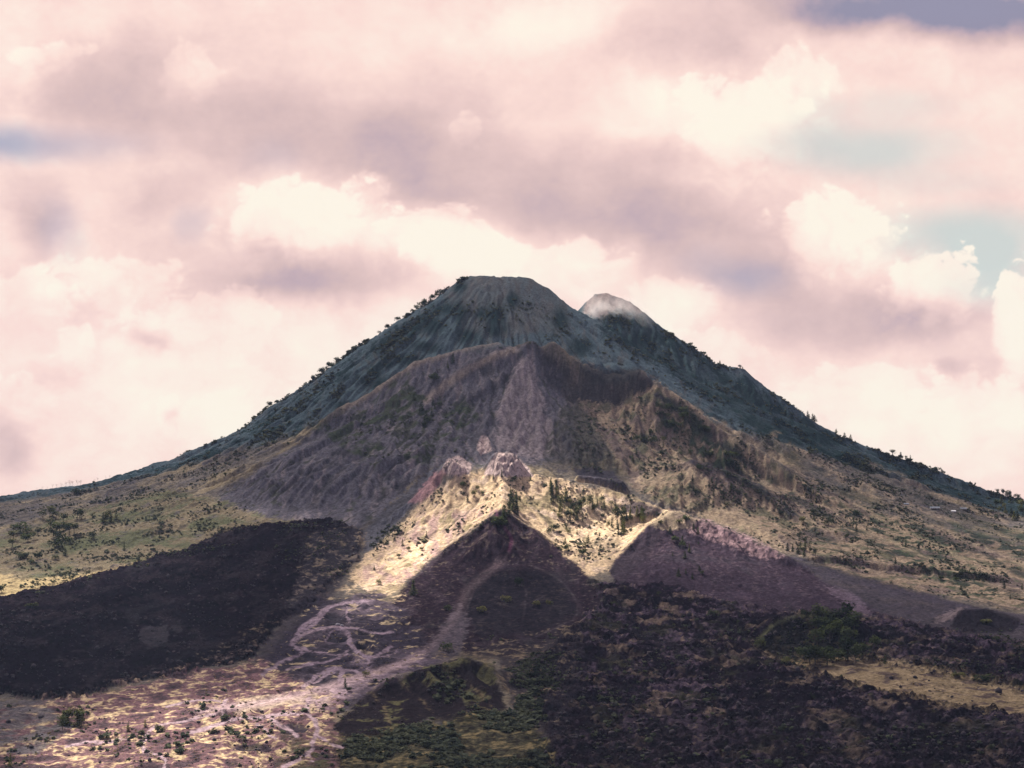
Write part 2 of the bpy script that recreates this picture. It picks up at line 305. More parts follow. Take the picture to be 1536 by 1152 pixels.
scarp([(1190,838,2890),(1260,862,2880),(1340,882,2860),(1440,905,2840),(1536,930,2800)], 9, 4, 60)
# rock outcrops on the crest of the front cone
for cx_, cy_, yy_, rr_, h_ in [(686,706,3085,18,16),(765,704,3090,26,24),(735,690,3110,12,10),(724,668,3200,14,18)]:
    x_, y_, _ = P3(cx_, cy_, yy_); d = np.hypot(X-x_, (Y-y_)*0.9)
    Z += (h_*(1-sstep(0.25*rr_, 1.6*rr_, d)))*(0.55+0.9*ridged(X/14, Y/14, 3, 0.6, 44.0))*0.8

# ------------------------------------------------------------------ ground colours (albedo of the cover, with some haze, sun and shade painted in)
px, py = pxy()
GX = np.gradient(Z, axis=1)/np.gradient(X, axis=1)
nT = fbm(TH*34 + 1.2*nA, R/230, 5, 0.6, 52.0)
nS = fbm(X/16 + 2*nA, R/110, 4, 0.6, 32.0)                   # streaks running down the cone
col = np.empty(Z.shape + (3,), f32)
def lay(c, m):
    global col
    m = np.clip(m, 0, 1)[..., None].astype(f32)
    col = col*(1-m) + np.array(c, f32)*m
def pm(pts, soft=8, w=1.0): return brk(samp(poly(pts, soft), px+wx*w, py+wy*w))
col[:] = (0.135, 0.118, 0.105)
lay((0.22,0.18,0.12), sstep(-0.1, 0.4, nA+0.5*nB)); lay((0.075,0.068,0.075), sstep(0.0, 0.45, nB-0.4*nA))
# upper mountain: grey scree and dark scrub, the blue of distant haze painted in
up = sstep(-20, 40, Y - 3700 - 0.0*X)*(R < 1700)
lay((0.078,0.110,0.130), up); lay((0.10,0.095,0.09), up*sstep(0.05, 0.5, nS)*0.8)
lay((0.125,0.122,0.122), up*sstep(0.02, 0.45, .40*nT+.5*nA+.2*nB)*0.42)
veg = up*sstep(0.0, 0.22, 0.7*nA + 0.35*nB - 0.55*nT + .35*(EFn-.4) + 0.35*sstep(420, 800, R) - 0.12)
lay((0.022,0.042,0.050), veg*0.9)
lay((0.018,0.034,0.036), pm([(905,472),(960,478),(1010,505),(1060,540),(1140,585),(1210,632),(1300,680),(1400,712),(1536,756),(1760,790),(1760,800),(1536,775),(1440,765),(1330,748),(1230,712),(1140,655),(1060,600),(980,545),(900,500)], 14, 1.6)*up*(.55+.45*sstep(-.3,.2,nB+nA)))
lay((0.017,0.032,0.034), pm([(0,756),(120,742),(240,712),(330,670),(420,615),(520,545),(600,488),(660,450),(690,428),(668,470),(610,520),(560,575),(480,620),(400,672),(320,715),(200,745),(60,775),(0,790)], 14, 1.6)*up*(.25+.75*sstep(-.2,.25,nB+nA)))
lay((0.085,0.085,0.088), pm([(670,440),(700,412),(800,414),(850,455),(860,500),(800,500),(740,505),(700,500)], 14)*(0.5+0.5*sstep(-.3,.3,nS)))
for c in [(770,450,12,14),(720,470,12,10),(610,540,24,12),(570,575,26,12),(520,610,26,10),(690,470,10,22),(840,480,14,20),(870,520,20,14),(960,510,30,12),(742,475,18,22),(690,432,12,10),(672,465,16,12),(650,490,22,14),(700,505,22,14),(745,495,18,10),(640,520,26,10),(905,455,10,14)]:
    lay((0.015,0.029,0.032), np.exp(-(((px-c[0]+wx)/c[2])**2+((py-c[1]+wy)/c[3])**2)**1.5)*up)
lay((0.27,0.205,0.195), pm([(872,470),(884,448),(910,438),(945,452),(968,470),(930,462),(900,476)], 6, .6)*(Y>4200)*.8)  # pinkish rock of the second peak, part of its smoke veil painted in
# crater rim and its scoria slopes
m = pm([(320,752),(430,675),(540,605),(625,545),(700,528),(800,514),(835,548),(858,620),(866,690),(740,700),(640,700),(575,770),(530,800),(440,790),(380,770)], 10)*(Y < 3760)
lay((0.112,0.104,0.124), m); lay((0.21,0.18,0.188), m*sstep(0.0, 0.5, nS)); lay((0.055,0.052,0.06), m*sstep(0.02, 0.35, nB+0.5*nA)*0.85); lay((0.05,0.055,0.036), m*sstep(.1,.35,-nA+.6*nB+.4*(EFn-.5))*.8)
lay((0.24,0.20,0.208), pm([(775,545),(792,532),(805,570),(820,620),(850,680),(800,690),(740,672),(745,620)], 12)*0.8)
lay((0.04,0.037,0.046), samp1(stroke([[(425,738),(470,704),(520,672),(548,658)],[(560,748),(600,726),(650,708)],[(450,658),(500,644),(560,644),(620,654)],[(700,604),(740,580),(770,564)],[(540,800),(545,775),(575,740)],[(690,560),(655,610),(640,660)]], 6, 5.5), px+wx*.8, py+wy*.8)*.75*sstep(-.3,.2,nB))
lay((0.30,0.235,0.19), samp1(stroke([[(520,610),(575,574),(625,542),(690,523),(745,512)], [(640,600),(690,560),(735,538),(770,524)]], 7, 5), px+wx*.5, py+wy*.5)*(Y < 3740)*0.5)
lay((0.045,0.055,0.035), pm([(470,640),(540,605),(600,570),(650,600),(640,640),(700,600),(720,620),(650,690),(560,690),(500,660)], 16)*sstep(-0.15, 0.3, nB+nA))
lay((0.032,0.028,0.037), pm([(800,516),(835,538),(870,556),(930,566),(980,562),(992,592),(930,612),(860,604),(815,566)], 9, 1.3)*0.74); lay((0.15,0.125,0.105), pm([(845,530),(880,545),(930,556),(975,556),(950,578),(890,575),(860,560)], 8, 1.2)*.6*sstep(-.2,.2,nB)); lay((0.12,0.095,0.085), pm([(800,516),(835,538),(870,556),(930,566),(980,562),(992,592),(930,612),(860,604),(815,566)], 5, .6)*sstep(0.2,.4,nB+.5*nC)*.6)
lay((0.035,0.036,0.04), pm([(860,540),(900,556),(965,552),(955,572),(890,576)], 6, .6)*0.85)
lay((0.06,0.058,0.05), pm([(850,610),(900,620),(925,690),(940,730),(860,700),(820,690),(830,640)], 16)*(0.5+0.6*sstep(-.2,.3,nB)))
# right flank: straw grass with scrub and bare streaks
m = pm([(868,600),(930,608),(985,572),(1080,640),(1200,715),(1330,770),(1440,800),(1760,860),(1760,980),(1536,915),(1330,880),(1190,832),(1040,770),(950,735),(930,690)], 10)
lay((0.30,0.226,0.160), m*0.9); lay((0.115,0.088,0.088), m*sstep(-0.1, 0.25, nA+0.5*nT+.2*nB)*0.85); lay((0.075,0.08,0.05), m*sstep(0.1, 0.36, nB-0.6*nA+0.1)*0.75)
lay((0.39,0.30,0.20), pm([(950,720),(1040,700),(1120,770),(1190,828),(1100,800),(1010,760)], 14)*0.6*sstep(-.4,.2,nA))
for pl_, w_ in [([(1040,692),(1100,708),(1150,738),(1195,778)], 7), ([(985,590),(1060,650),(1140,710)], 4), ([(1180,700),(1260,745),(1330,790)], 5), ([(1180,838),(1260,862),(1360,888),(1536,936)], 8)]:
    lay((0.045,0.04,0.05), samp1(stroke([pl_], w_, w_*.7), px+wx*.7, py+wy*.7)*(0.6+0.5*sstep(-.2,.2,nB)))
lay((0.045,0.06,0.038), pm([(980,600),(1030,610),(1080,660),(1110,710),(1070,700),(1000,640)], 10)*sstep(-.25,.15,nB))
lay((0.05,0.068,0.04), pm([(1280,760),(1400,800),(1470,850),(1500,900),(1400,870),(1330,820)], 16)*sstep(-.2,.15,nB+.5*nA))
lay((0.05,0.065,0.05), pm([(1420,780),(1540,800),(1760,840),(1760,870),(1536,840),(1440,810)], 10)*sstep(-.3,.1,nB))
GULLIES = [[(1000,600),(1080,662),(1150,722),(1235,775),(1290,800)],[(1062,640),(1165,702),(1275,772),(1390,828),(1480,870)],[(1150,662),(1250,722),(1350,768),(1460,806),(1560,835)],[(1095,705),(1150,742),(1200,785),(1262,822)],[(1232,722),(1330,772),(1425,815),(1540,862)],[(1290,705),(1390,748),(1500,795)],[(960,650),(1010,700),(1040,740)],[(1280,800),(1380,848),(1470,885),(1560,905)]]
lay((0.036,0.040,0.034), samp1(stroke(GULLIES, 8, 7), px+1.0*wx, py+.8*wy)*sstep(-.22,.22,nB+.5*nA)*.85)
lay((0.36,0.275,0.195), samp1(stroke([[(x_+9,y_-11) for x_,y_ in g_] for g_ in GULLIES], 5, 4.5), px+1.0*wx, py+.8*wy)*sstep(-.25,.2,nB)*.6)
# left slope: green and straw meadow
m = pm([(-200,830),(0,805),(120,770),(250,735),(330,750),(400,775),(470,785),(352,796),(282,826),(120,872),(0,905),(-200,960)], 10)
lay((0.21,0.172,0.112), m*0.9); lay((0.085,0.098,0.055), m*sstep(-0.2, 0.25, nA+.5*nB+.2*nC)*0.85); lay((0.11,0.09,0.095), m*sstep(0.15, 0.5, nB-.3*nA)*0.7)
lay((0.40,0.31,0.17), pm([(-200,900),(0,862),(60,868),(140,860),(240,835),(285,824),(120,872),(0,905),(-200,960)], 8)*0.85)
# sunlit front cone
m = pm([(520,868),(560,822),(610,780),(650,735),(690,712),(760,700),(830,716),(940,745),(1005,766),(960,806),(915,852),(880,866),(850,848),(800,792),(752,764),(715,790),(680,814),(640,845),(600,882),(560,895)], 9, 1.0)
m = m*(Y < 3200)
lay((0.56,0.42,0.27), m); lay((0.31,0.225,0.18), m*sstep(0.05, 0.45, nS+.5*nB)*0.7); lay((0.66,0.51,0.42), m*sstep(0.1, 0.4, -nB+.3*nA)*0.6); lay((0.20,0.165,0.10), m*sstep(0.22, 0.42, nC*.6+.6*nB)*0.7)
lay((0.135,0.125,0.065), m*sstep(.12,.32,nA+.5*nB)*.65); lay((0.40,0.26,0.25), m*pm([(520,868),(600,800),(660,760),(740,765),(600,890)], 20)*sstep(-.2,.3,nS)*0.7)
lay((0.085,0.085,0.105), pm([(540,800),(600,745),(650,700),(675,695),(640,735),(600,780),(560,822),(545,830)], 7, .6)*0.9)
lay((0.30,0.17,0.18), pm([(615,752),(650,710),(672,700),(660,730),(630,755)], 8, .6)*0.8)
for q in [[(664,706),(670,688),(690,682),(708,696),(704,712),(680,714)], [(724,712),(738,690),(748,678),(768,680),(790,698),(802,716),(770,716)], [(716,672),(722,652),(732,656),(738,676),(722,684)]]:
    mm = pm(q, 3, .4); lay((0.48,0.37,0.35), mm); lay((0.12,0.095,0.10), mm*sstep(0.05, 0.3, nC+.5*nB))
lay((0.05,0.045,0.06), pm([(860,705),(885,700),(920,708),(942,728),(940,742),(910,732),(870,718)], 4, .5)*0.9)
lay((0.06,0.048,0.06), pm([(920,758),(955,752),(995,764),(985,776),(950,772)], 4, .5)*0.9)
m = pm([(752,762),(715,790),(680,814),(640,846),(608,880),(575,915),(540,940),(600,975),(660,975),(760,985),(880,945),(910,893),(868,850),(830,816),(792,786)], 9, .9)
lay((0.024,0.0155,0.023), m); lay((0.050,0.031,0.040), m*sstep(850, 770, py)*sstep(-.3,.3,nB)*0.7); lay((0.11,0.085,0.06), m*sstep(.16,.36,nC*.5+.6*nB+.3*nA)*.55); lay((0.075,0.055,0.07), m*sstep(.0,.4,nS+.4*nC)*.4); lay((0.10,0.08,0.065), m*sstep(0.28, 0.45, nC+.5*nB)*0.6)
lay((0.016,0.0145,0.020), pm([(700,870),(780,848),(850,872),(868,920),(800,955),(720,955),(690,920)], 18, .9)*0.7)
lay((0.085,0.07,0.085), pm([(690,905),(705,930),(690,985),(600,1030),(510,1070),(440,1062),(560,1012),(640,970)], 10, .6)*0.9)
lay((0.50,0.38,0.25), pm([(450,930),(480,880),(520,850),(570,880),(600,895),(570,930),(520,945)], 22, 1.5)*sstep(.02,.25,nB+.5*nC+.2*nA)*.85)
# right cone: purple scoria, grassy top, sunlit pink painted along the crest
m = pm([(1010,768),(975,786),(945,816),(915,852),(925,880),(1000,892),(1110,915),(1310,926),(1345,930),(1240,872),(1180,834),(1120,806),(1060,782)], 6, .7)
lay((0.050,0.035,0.050), m); lay((0.12,0.086,0.10), m*sstep(0.0, 0.45, .6*nC+.6*nS+.4*nA)*0.6); lay((0.04,0.034,0.045), m*sstep(0.05, .4, nA+.5*nB)*0.6)
lay((0.045,0.035,0.045), pm([(985,782),(945,818),(915,852),(930,878),(960,850),(990,810)], 6, .6)*0.7)
lay((0.36,0.24,0.245), pm([(1005,766),(1060,780),(1130,808),(1180,834),(1140,835),(1080,815),(1030,800)], 8)*0.75*sstep(-.4,.15,nC))
lay((0.38,0.30,0.20), pm([(975,786),(1010,764),(1050,778),(1030,796),(990,792)], 6)*0.7)
lay((0.062,0.052,0.068), pm([(1185,838),(1260,860),(1340,880),(1440,903),(1760,970),(1760,1010),(1536,965),(1420,955),(1330,928),(1250,880)], 7, .7)*0.85)
lay((0.20,0.15,0.19), pm([(1240,880),(1275,885),(1310,925),(1280,920)], 7)*0.5)
lay((0.26,0.2,0.2), pm([(1395,935),(1420,918),(1450,910),(1430,930)], 5)*0.6)
# lava
lay((0.0090,0.0055,0.0105), sstep(.03,.3,m_lava)); lay((0.028,0.021,0.026), m_lava*sstep(0.0,.35, fbm(X/60,Y/90,5,.6,141.)+.3*nC)*.8); lay((0.075,0.06,0.06), m_lava*sstep(0.34, 0.46, nC*.6+.5*nB)*0.8)
lay((0.06,0.052,0.06), pm([(208,955),(214,940),(250,936),(256,962),(225,968)], 3)*0.8); lay((0.05,0.045,0.052), pm([(255,938),(270,932),(274,948),(262,952)], 3)*0.7)
lay((0.035,0.03,0.038), pm([(430,910),(470,800),(540,790),(548,820),(530,850),(500,895),(460,925)], 14)*0.9); lay((0.15,0.12,0.105), pm([(440,900),(480,800),(545,800),(530,850),(490,890)], 12)*sstep(.05,.3,nB+.4*nC)*0.8)
lay((0.0125,0.0080,0.0145), m_lavaR); lay((0.095,0.068,0.095), m_lavaR*sstep(0.02, 0.35, .7*nB+.5*nC+.6*nA)*0.8); lay((0.17,0.125,0.095), m_lavaR*sstep(.12,.32, fbm(X/60,Y/60,5,.66,131.))*.8); lay((0.05,0.05,0.03), m_lavaR*sstep(.16,.36, fbm(X/75,Y/90,5,.66,151.))*.6)
lay((0.17,0.125,0.085), m_lavaR*sstep(0.24, 0.42, nC*.55+.5*nB+.2*nA)*0.8); lay((0.06,0.07,0.03), m_lavaR*sstep(0.25, 0.45, -nC*.5+.6*fbm(X/40,Y/25,3,.6,99.))*0.7)
lay((0.017,0.0135,0.017), m_lavaR*sstep(1040,1100,py)*0.45)
lay((0.25,0.19,0.115), m_tan*0.92); lay((0.07,0.05,0.05), m_tan*sstep(0.02, 0.25, fbm(X/30, Y/18, 5, .65, 77.))*0.9)
lay((0.11,0.09,0.055), pm([(735,965),(800,985),(830,1050),(820,1100),(780,1080),(750,1010)], 14)*sstep(-.2,.25,nB)*0.8)
lay((0.16,0.125,0.085), np.clip(pm([(300,985),(390,940),(440,890),(470,800),(545,790),(545,850),(480,915),(400,985),(300,1012)], 18, 1.3),0,1)*sstep(.10,.34,nB*.7+.4*nC+.2*nA)*.8)
lay((0.15,0.11,0.10), pm([(0,1046),(120,1040),(280,1000),(400,965),(400,990),(280,1022),(120,1060),(0,1062)], 14, 1.4)*sstep(.05,.3,nB*.7+.5*nC)*.8)
lay((0.030,0.0235,0.031), pm([(640,985),(700,975),(800,955),(870,935),(880,1000),(850,1090),(800,1140),(770,1070),(745,990)], 14, 1.2)*.85); lay((0.17,0.13,0.085), pm([(640,985),(700,965),(800,955),(870,935),(860,1000),(840,1080),(780,1090),(745,990)], 14, 1.2)*sstep(.06,.28,nB*.6+.5*nC+.3*nA)*.75)
lay((0.038,0.031,0.041), pm([(375,990),(430,925),(480,880),(505,900),(455,950),(412,1005)], 12, 1.2)*.8)
# lower left: mauve cinders with straw grass on the hummocks
lay((0.034,0.028,0.041), m_tr*0.95); lay((0.085,0.066,0.085), m_tr*sstep(.0,.35,nA+.7*nB)*.7); lay((0.34,0.265,0.17), m_tr*sstep(0.20, 0.32, fbm(X/34,Y/22,5,.6,66.)+.15*nC)*0.85)
lay((0.17,0.095,0.104), m_bl*0.95)
gs = ridged(X/40 + .35*nB, Y/34 + .35*nB, 4, .62, 55.0) - .62 + .25*nC
lay((0.52,0.395,0.235), m_bl*sstep(0.02, 0.2, gs)*0.95); lay((0.045,0.036,0.042), m_bl*sstep(0.12, 0.32, -gs+.3*nC)*0.8)
lay((0.11,0.10,0.105), pm([(-200,1060),(0,1050),(60,1052),(110,1090),(60,1130),(0,1130),(-200,1130)], 8)*sstep(-.35,.1,nB)*0.9)
lay((0.06,0.065,0.03), m_bl*sstep(300, 520, px)*sstep(1080,1120,py)*sstep(-.1,.2,nB)*0.8)
lay((0.44,0.34,0.25), pm([(360,1050),(440,1040),(470,1045),(400,1064),(350,1066)], 8)*0.8)
lay((0.027,0.024,0.033), pit*.85)
# low dark hill
m = pm([(496,1090),(550,1042),(590,1014),(650,1000),(700,984),(740,998),(760,1064),(700,1085),(640,1080),(600,1108),(520,1112)], 9, .9)
lay((0.018,0.0135,0.017), m); lay((0.095,0.09,0.045), m*sstep(0.12, .3, nB+.3*sstep(1045,1000,py)-.05)*0.8)
lay((0.17,0.13,0.075), samp1(stroke([[(590,1016),(622,1038),(648,1068),(676,1088)],[(650,1003),(690,1014),(742,1034)],[(560,1040),(575,1060),(585,1085)],[(705,1025),(725,1045),(735,1062)],[(700,985),(735,998)]], 3.2, 2.6), px+.6*wx, py+.6*wy)*sstep(-.05,.3,nB+.5*nC)*.55)  # tan highlights painted along the crest and spurs
lay((0.042,0.040,0.022), pm([(520,1200),(500,1110),(600,1095),(740,1065),(800,1085),(830,1130),(810,1200)], 16)*0.85)
lay((0.16,0.125,0.065), pm([(520,1200),(500,1110),(600,1095),(740,1065),(800,1085),(830,1130),(810,1200)], 16)*sstep(.05,.3,nC*.6+nB*.7)*0.8); lay((0.02,0.017,0.016), pm([(500,1200),(490,1105),(600,1095),(740,1065),(800,1085),(840,1130),(820,1200)], 16)*sstep(.05,.3,-nC*.6-nB*.7)*.8)
m = pm([(1138,968),(1150,944),(1172,930),(1210,922),(1265,926),(1312,978),(1230,990),(1160,985)], 5, .5)
lay((0.018,0.017,0.017), m*0.9); lay((0.12,0.10,0.06), m*sstep(.15,.35,nB)*0.7)
lay((0.13,0.13,0.07), samp1(stroke([[(1136,968),(1150,944),(1172,930),(1200,924),(1225,922)]], 3.5, 2.5), px, py)*0.8)
lay((0.016,0.013,0.018), pm([(1425,940),(1440,916),(1480,912),(1530,930),(1520,950),(1450,948)], 5, .5)*0.85)
# paths, painted darker where cloud shadow lies and paler in the sun
pw = samp1(path_w, px+.22*wx+3.0*fbm(X/14,Y/30,2,.5,17.), py+.14*wy+1.6*fbm(X/16,Y/30,2,.5,27.)); pw = sstep(.15,.95, pw*(1+1.0*nC+1.0*nB)); pw = np.maximum(pw, .7*samp(poly([(440,1060),(470,1040),(505,1030),(560,1006),(640,985),(600,1015),(540,1032),(490,1062)], 12)+poly([(500,908),(560,898),(555,912),(520,915)], 6)+poly([(520,980),(560,985),(560,1005),(525,1000)], 7), px+wx, py+wy)*sstep(-.45,.15,nB)); pm_ = samp1(path_m, px+.3*wx, py+.2*wy); pt = samp1(path_t, px+.12*wx, py+.1*wy)
lay((0.24,0.18,0.22), pw*0.85); lay((0.40,0.29,0.31), pw*sstep(1005,1040,py)*.75); lay((0.40,0.29,0.30), pm_*0.75*sstep(960, 1020, py) + pm_*0.14*(1-sstep(960,1020,py))); lay((0.12,0.098,0.105), pt*(0.12+.35*sstep(-.2,.4,nB)))
lay((0.17,0.05,0.11), samp1(stroke([[(744,766),(746,778),(757,792),(769,808),(764,826)]], 2.4, 1.6), px, py)*0.55)
rocky = np.where(rid > 0, 1.0, .45)*(1-np.clip(m_flat,0,1)); gul = rocky*sstep(.50,.95,EFn); scr = rocky*sstep(.4,3.0,ED)
lay((0.035,0.032,0.036), gul*.55); col *= (1 + .35*scr)[...,None].astype(f32)
col *= (1 + (0.55-.3*up)*nC + (0.40-.15*up)*nB)[..., None].astype(f32)
col = np.clip(col, 0.006, 0.75)

# ------------------------------------------------------------------ build the land, split into landforms
def new_mat(name):
    m = bpy.data.materials.new(name); m.use_nodes = True
    nt = m.node_tree; nt.nodes.clear(); return m, nt
class NT:
    def __init__(s, nt): s.nt = nt
    def n(s, t, **k):
        d = s.nt.nodes.new(t)
        for a, b in k.items(): setattr(d, a, b)
        return d
    def l(s, a, b): s.nt.links.new(a, b)
    def inp(s, sock, v):
        if isinstance(v, bpy.types.NodeSocket): s.l(v, sock)
        else: sock.default_value = v
    def m(s, op, a, b=0.0, c=None, clamp=False):
        d = s.n('ShaderNodeMath', operation=op); d.use_clamp = clamp
        s.inp(d.inputs[0], a); s.inp(d.inputs[1], b)
        if c is not None: s.inp(d.inputs[2], c)
        return d.outputs[0]
    def vm(s, op, a, b=(0,0,0), c=None):
        d = s.n('ShaderNodeVectorMath', operation=op); s.inp(d.inputs[0], a); s.inp(d.inputs[1], b)
        if c is not None:
            s.inp(d.inputs[3 if op == 'SCALE' else 2], c)
        return d.outputs['Value' if op in ('LENGTH','DOT_PRODUCT') else 'Vector']
    def mr(s, v, a, b, c=0.0, d_=1.0, smooth=True):
        d = s.n('ShaderNodeMapRange'); d.interpolation_type = 'SMOOTHSTEP' if smooth else 'LINEAR'
        s.inp(d.inputs[0], v); s.inp(d.inputs[1], a); s.inp(d.inputs[2], b); s.inp(d.inputs[3], c); s.inp(d.inputs[4], d_)
        return d.outputs[0]
    def mix(s, f, a, b, blend='MIX'):
        d = s.n('ShaderNodeMix', data_type='RGBA', blend_type=blend); s.inp(d.inputs[0], f); s.inp(d.inputs[6], a); s.inp(d.inputs[7], b)
        return d.outputs[2]
    def noise(s, vec, scale, det=4.0, rough=0.55, out='Fac'):
        d = s.n('ShaderNodeTexNoise'); s.inp(d.inputs['Vector'], vec); d.inputs['Scale'].default_value = scale
        d.inputs['Detail'].default_value = det; d.inputs['Roughness'].default_value = rough
        return d.outputs[out]

mat, nt = new_mat('volcanic_ground'); N = NT(nt)
out = N.n('ShaderNodeOutputMaterial'); bs = N.n('ShaderNodeBsdfDiffuse')
at = N.n('ShaderNodeAttribute'); at.attribute_name = 'ground_cover'
geo = N.n('ShaderNodeNewGeometry')
n1 = N.noise(geo.outputs['Position'], 0.22, 5, 0.65); n2 = N.noise(geo.outputs['Position'], 0.55, 3, 0.6)
k = N.mr(N.m('ADD', N.m('MULTIPLY', n1, 0.65), N.m('MULTIPLY', n2, 0.35)), 0.32, 0.68, 0.45, 1.55, False)
cc = N.vm('SCALE', at.outputs['Color'], c=k)
N.l(cc, bs.inputs['Color'])
bp = N.n('ShaderNodeBump'); bp.inputs['Strength'].default_value = 0.8; bp.inputs['Distance'].default_value = 2.2
N.l(N.m('ADD', N.m('MULTIPLY', n1, 1.4), n2), bp.inputs['Height']); N.l(bp.outputs[0], bs.inputs['Normal'])
N.l(bs.outputs[0], out.inputs[0])
MAT_LAND = mat

reg = np.zeros(Z.shape, np.int8)                        # 0 ground 1 mountain 2.. hills 8 lava 9 path
reg[:] = rid
reg[(rid == 4)] = 2
reg[(rid == 0) & (np.clip(m_lava,0,1) > 0.5)] = 8
reg[((rid == 0) | (rid == 1)) & (m_lava > 0.5)] = 8
reg[(rid == 0) & (m_lavaR*(1-m_tan) > 0.5)] = 9
reg[((pw > 0.5) | (pm_ > 0.6)) & (py > 880) & (Y < 2750)] = 10
regf = reg[:-1, :-1].reshape(-1)
idx = np.arange(NU*NY, dtype=np.int32).reshape(NY, NU)
quads = np.stack([idx[:-1,:-1], idx[:-1,1:], idx[1:,1:], idx[1:,:-1]], -1).reshape(-1, 4)
V = np.stack([X, Y, Z], -1).reshape(-1, 3).astype(f32); CF = col.reshape(-1, 3)
def grid_obj(name, sel):
    q = quads[sel]
    if len(q) == 0: return None
    used, inv = np.unique(q, return_inverse=True)
    me = bpy.data.meshes.new(name); nv, nf = len(used), len(q)
    me.vertices.add(nv); me.vertices.foreach_set('co', V[used].ravel())
    me.loops.add(nf*4); me.loops.foreach_set('vertex_index', inv.reshape(-1).astype(np.int32))
    me.polygons.add(nf); me.polygons.foreach_set('loop_start', np.arange(0, nf*4, 4, dtype=np.int32))
    me.polygons.foreach_set('use_smooth', np.ones(nf, bool))
    a = me.attributes.new('ground_cover', 'FLOAT_COLOR', 'POINT')
    c4 = np.ones((nv, 4), f32); c4[:, :3] = CF[used]; a.data.foreach_set('color', c4.ravel())
    me.update(calc_edges=True)
    me.materials.append(MAT_LAND)
    o = bpy.data.objects.new(name, me); C.objects.link(o); o['kind'] = 'structure'
    return o
for code, name in [(0,'ground'),(1,'mountain'),(2,'hill'),(3,'hill'),(5,'hill'),(6,'hill'),(7,'hill'),(8,'lava_field'),(9,'lava_field'),(10,'path')]:
    grid_obj(name, regf == code)

# ------------------------------------------------------------------ finding a place on the land
VV = Z/Y                                                 # tangent of the view elevation on every grid vertex
def place(px_, py_):
    """the nearest point of the land seen at a place of the photograph"""
    u = (px_-CX)/F; v = (HY-py_)/F
    c = np.interp(u, us, np.arange(NU)); i = int(min(c, NU-2)); a = c-i
    column = VV[:, i]*(1-a)+VV[:, i+1]*a
    rows = np.nonzero(column[30:] >= v)[0]
    if len(rows) == 0:
        r = int(np.argmax(column)); y = ys[r]; return (u*y, y, column[r]*y)
    r = rows[0]+30; y = ys[r]
    if r > 0 and column[r] > column[r-1]:
        t = (v-column[r-1])/(column[r]-column[r-1]); y = ys[r-1]+t*(ys[r]-ys[r-1])
    return (u*y, y, v*y)
def skyline(px_):
    u = (px_-CX)/F; c = np.interp(u, us, np.arange(NU)); i = int(c); a = c-i
    column = VV[:, i]*(1-a)+VV[:, i+1]*a; r = int(np.argmax(column)); return (u*ys[r], ys[r], column[r]*ys[r])

# ------------------------------------------------------------------ plants
def mesh_from(name, vs, fs, mats, mi=None, smooth=False):
    me = bpy.data.meshes.new(name); me.from_pydata([tuple(map(float, v)) for v in vs], [], fs)
    for m_ in mats: me.materials.append(m_)
    if mi is not None: me.polygons.foreach_set('material_index', np.array(mi, np.int32))
    if smooth: me.polygons.foreach_set('use_smooth', np.ones(len(fs), bool))
    me.update(); return me
def foliage_mat(name, c1, c2, sc):
    m_, t_ = new_mat(name); n = NT(t_)
    o_ = n.n('ShaderNodeOutputMaterial'); g = n.n('ShaderNodeNewGeometry'); oi = n.n('ShaderNodeObjectInfo')
    f_ = n.m('ADD', n.noise(g.outputs['Position'], sc, 3, 0.6), n.m('MULTIPLY', n.m('SUBTRACT', oi.outputs['Random'], 0.5), 0.5))
    cl = n.mix(n.mr(f_, 0.3, 0.7), (*c1, 1), (*c2, 1))
    d_ = n.n('ShaderNodeBsdfDiffuse'); t2 = n.n('ShaderNodeBsdfTranslucent'); mx = n.n('ShaderNodeMixShader'); mx.inputs[0].default_value = 0.22
    n.l(cl, d_.inputs[0]); n.l(cl, t2.inputs[0]); n.l(d_.outputs[0], mx.inputs[1]); n.l(t2.outputs[0], mx.inputs[2]); n.l(mx.outputs[0], o_.inputs[0])
    return m_
def plain_mat(name, c, sc=3.0, rough=0.8, var=0.25):
    m_, t_ = new_mat(name); n = NT(t_); o_ = n.n('ShaderNodeOutputMaterial'); b_ = n.n('ShaderNodeBsdfPrincipled'); tc = n.n('ShaderNodeTexCoord')
    k_ = n.mr(n.noise(tc.outputs['Object'], sc, 4), 0.3, 0.7, 1-var, 1+var, False)
    n.l(n.vm('SCALE', c, c=k_), b_.inputs['Base Color']); b_.inputs['Roughness'].default_value = rough; n.l(b_.outputs[0], o_.inputs[0]); return m_
M_FOL = foliage_mat('evergreen_foliage', (0.028,0.042,0.022), (0.085,0.105,0.042), 0.12)
M_FOLY = foliage_mat('pale_sunlit_foliage', (0.07,0.085,0.032), (0.17,0.165,0.06), 0.12)  # paler leaves for light green plants, and sunlight painted into the sunny groves
M_SCRUB = foliage_mat('scrub_foliage', (0.032,0.047,0.040), (0.110,0.120,0.074), 0.05)
M_STRAW = foliage_mat('straw_tufts', (0.20,0.15,0.08), (0.55,0.43,0.27), 0.25)
M_LROCK = plain_mat('lava_rock', (0.032,0.023,0.031), 0.15, 0.95, 0.75)
M_BARK = plain_mat('bark', (0.06,0.045,0.035))
M_TWIG = plain_mat('bare_twigs', (0.36,0.25,0.23))
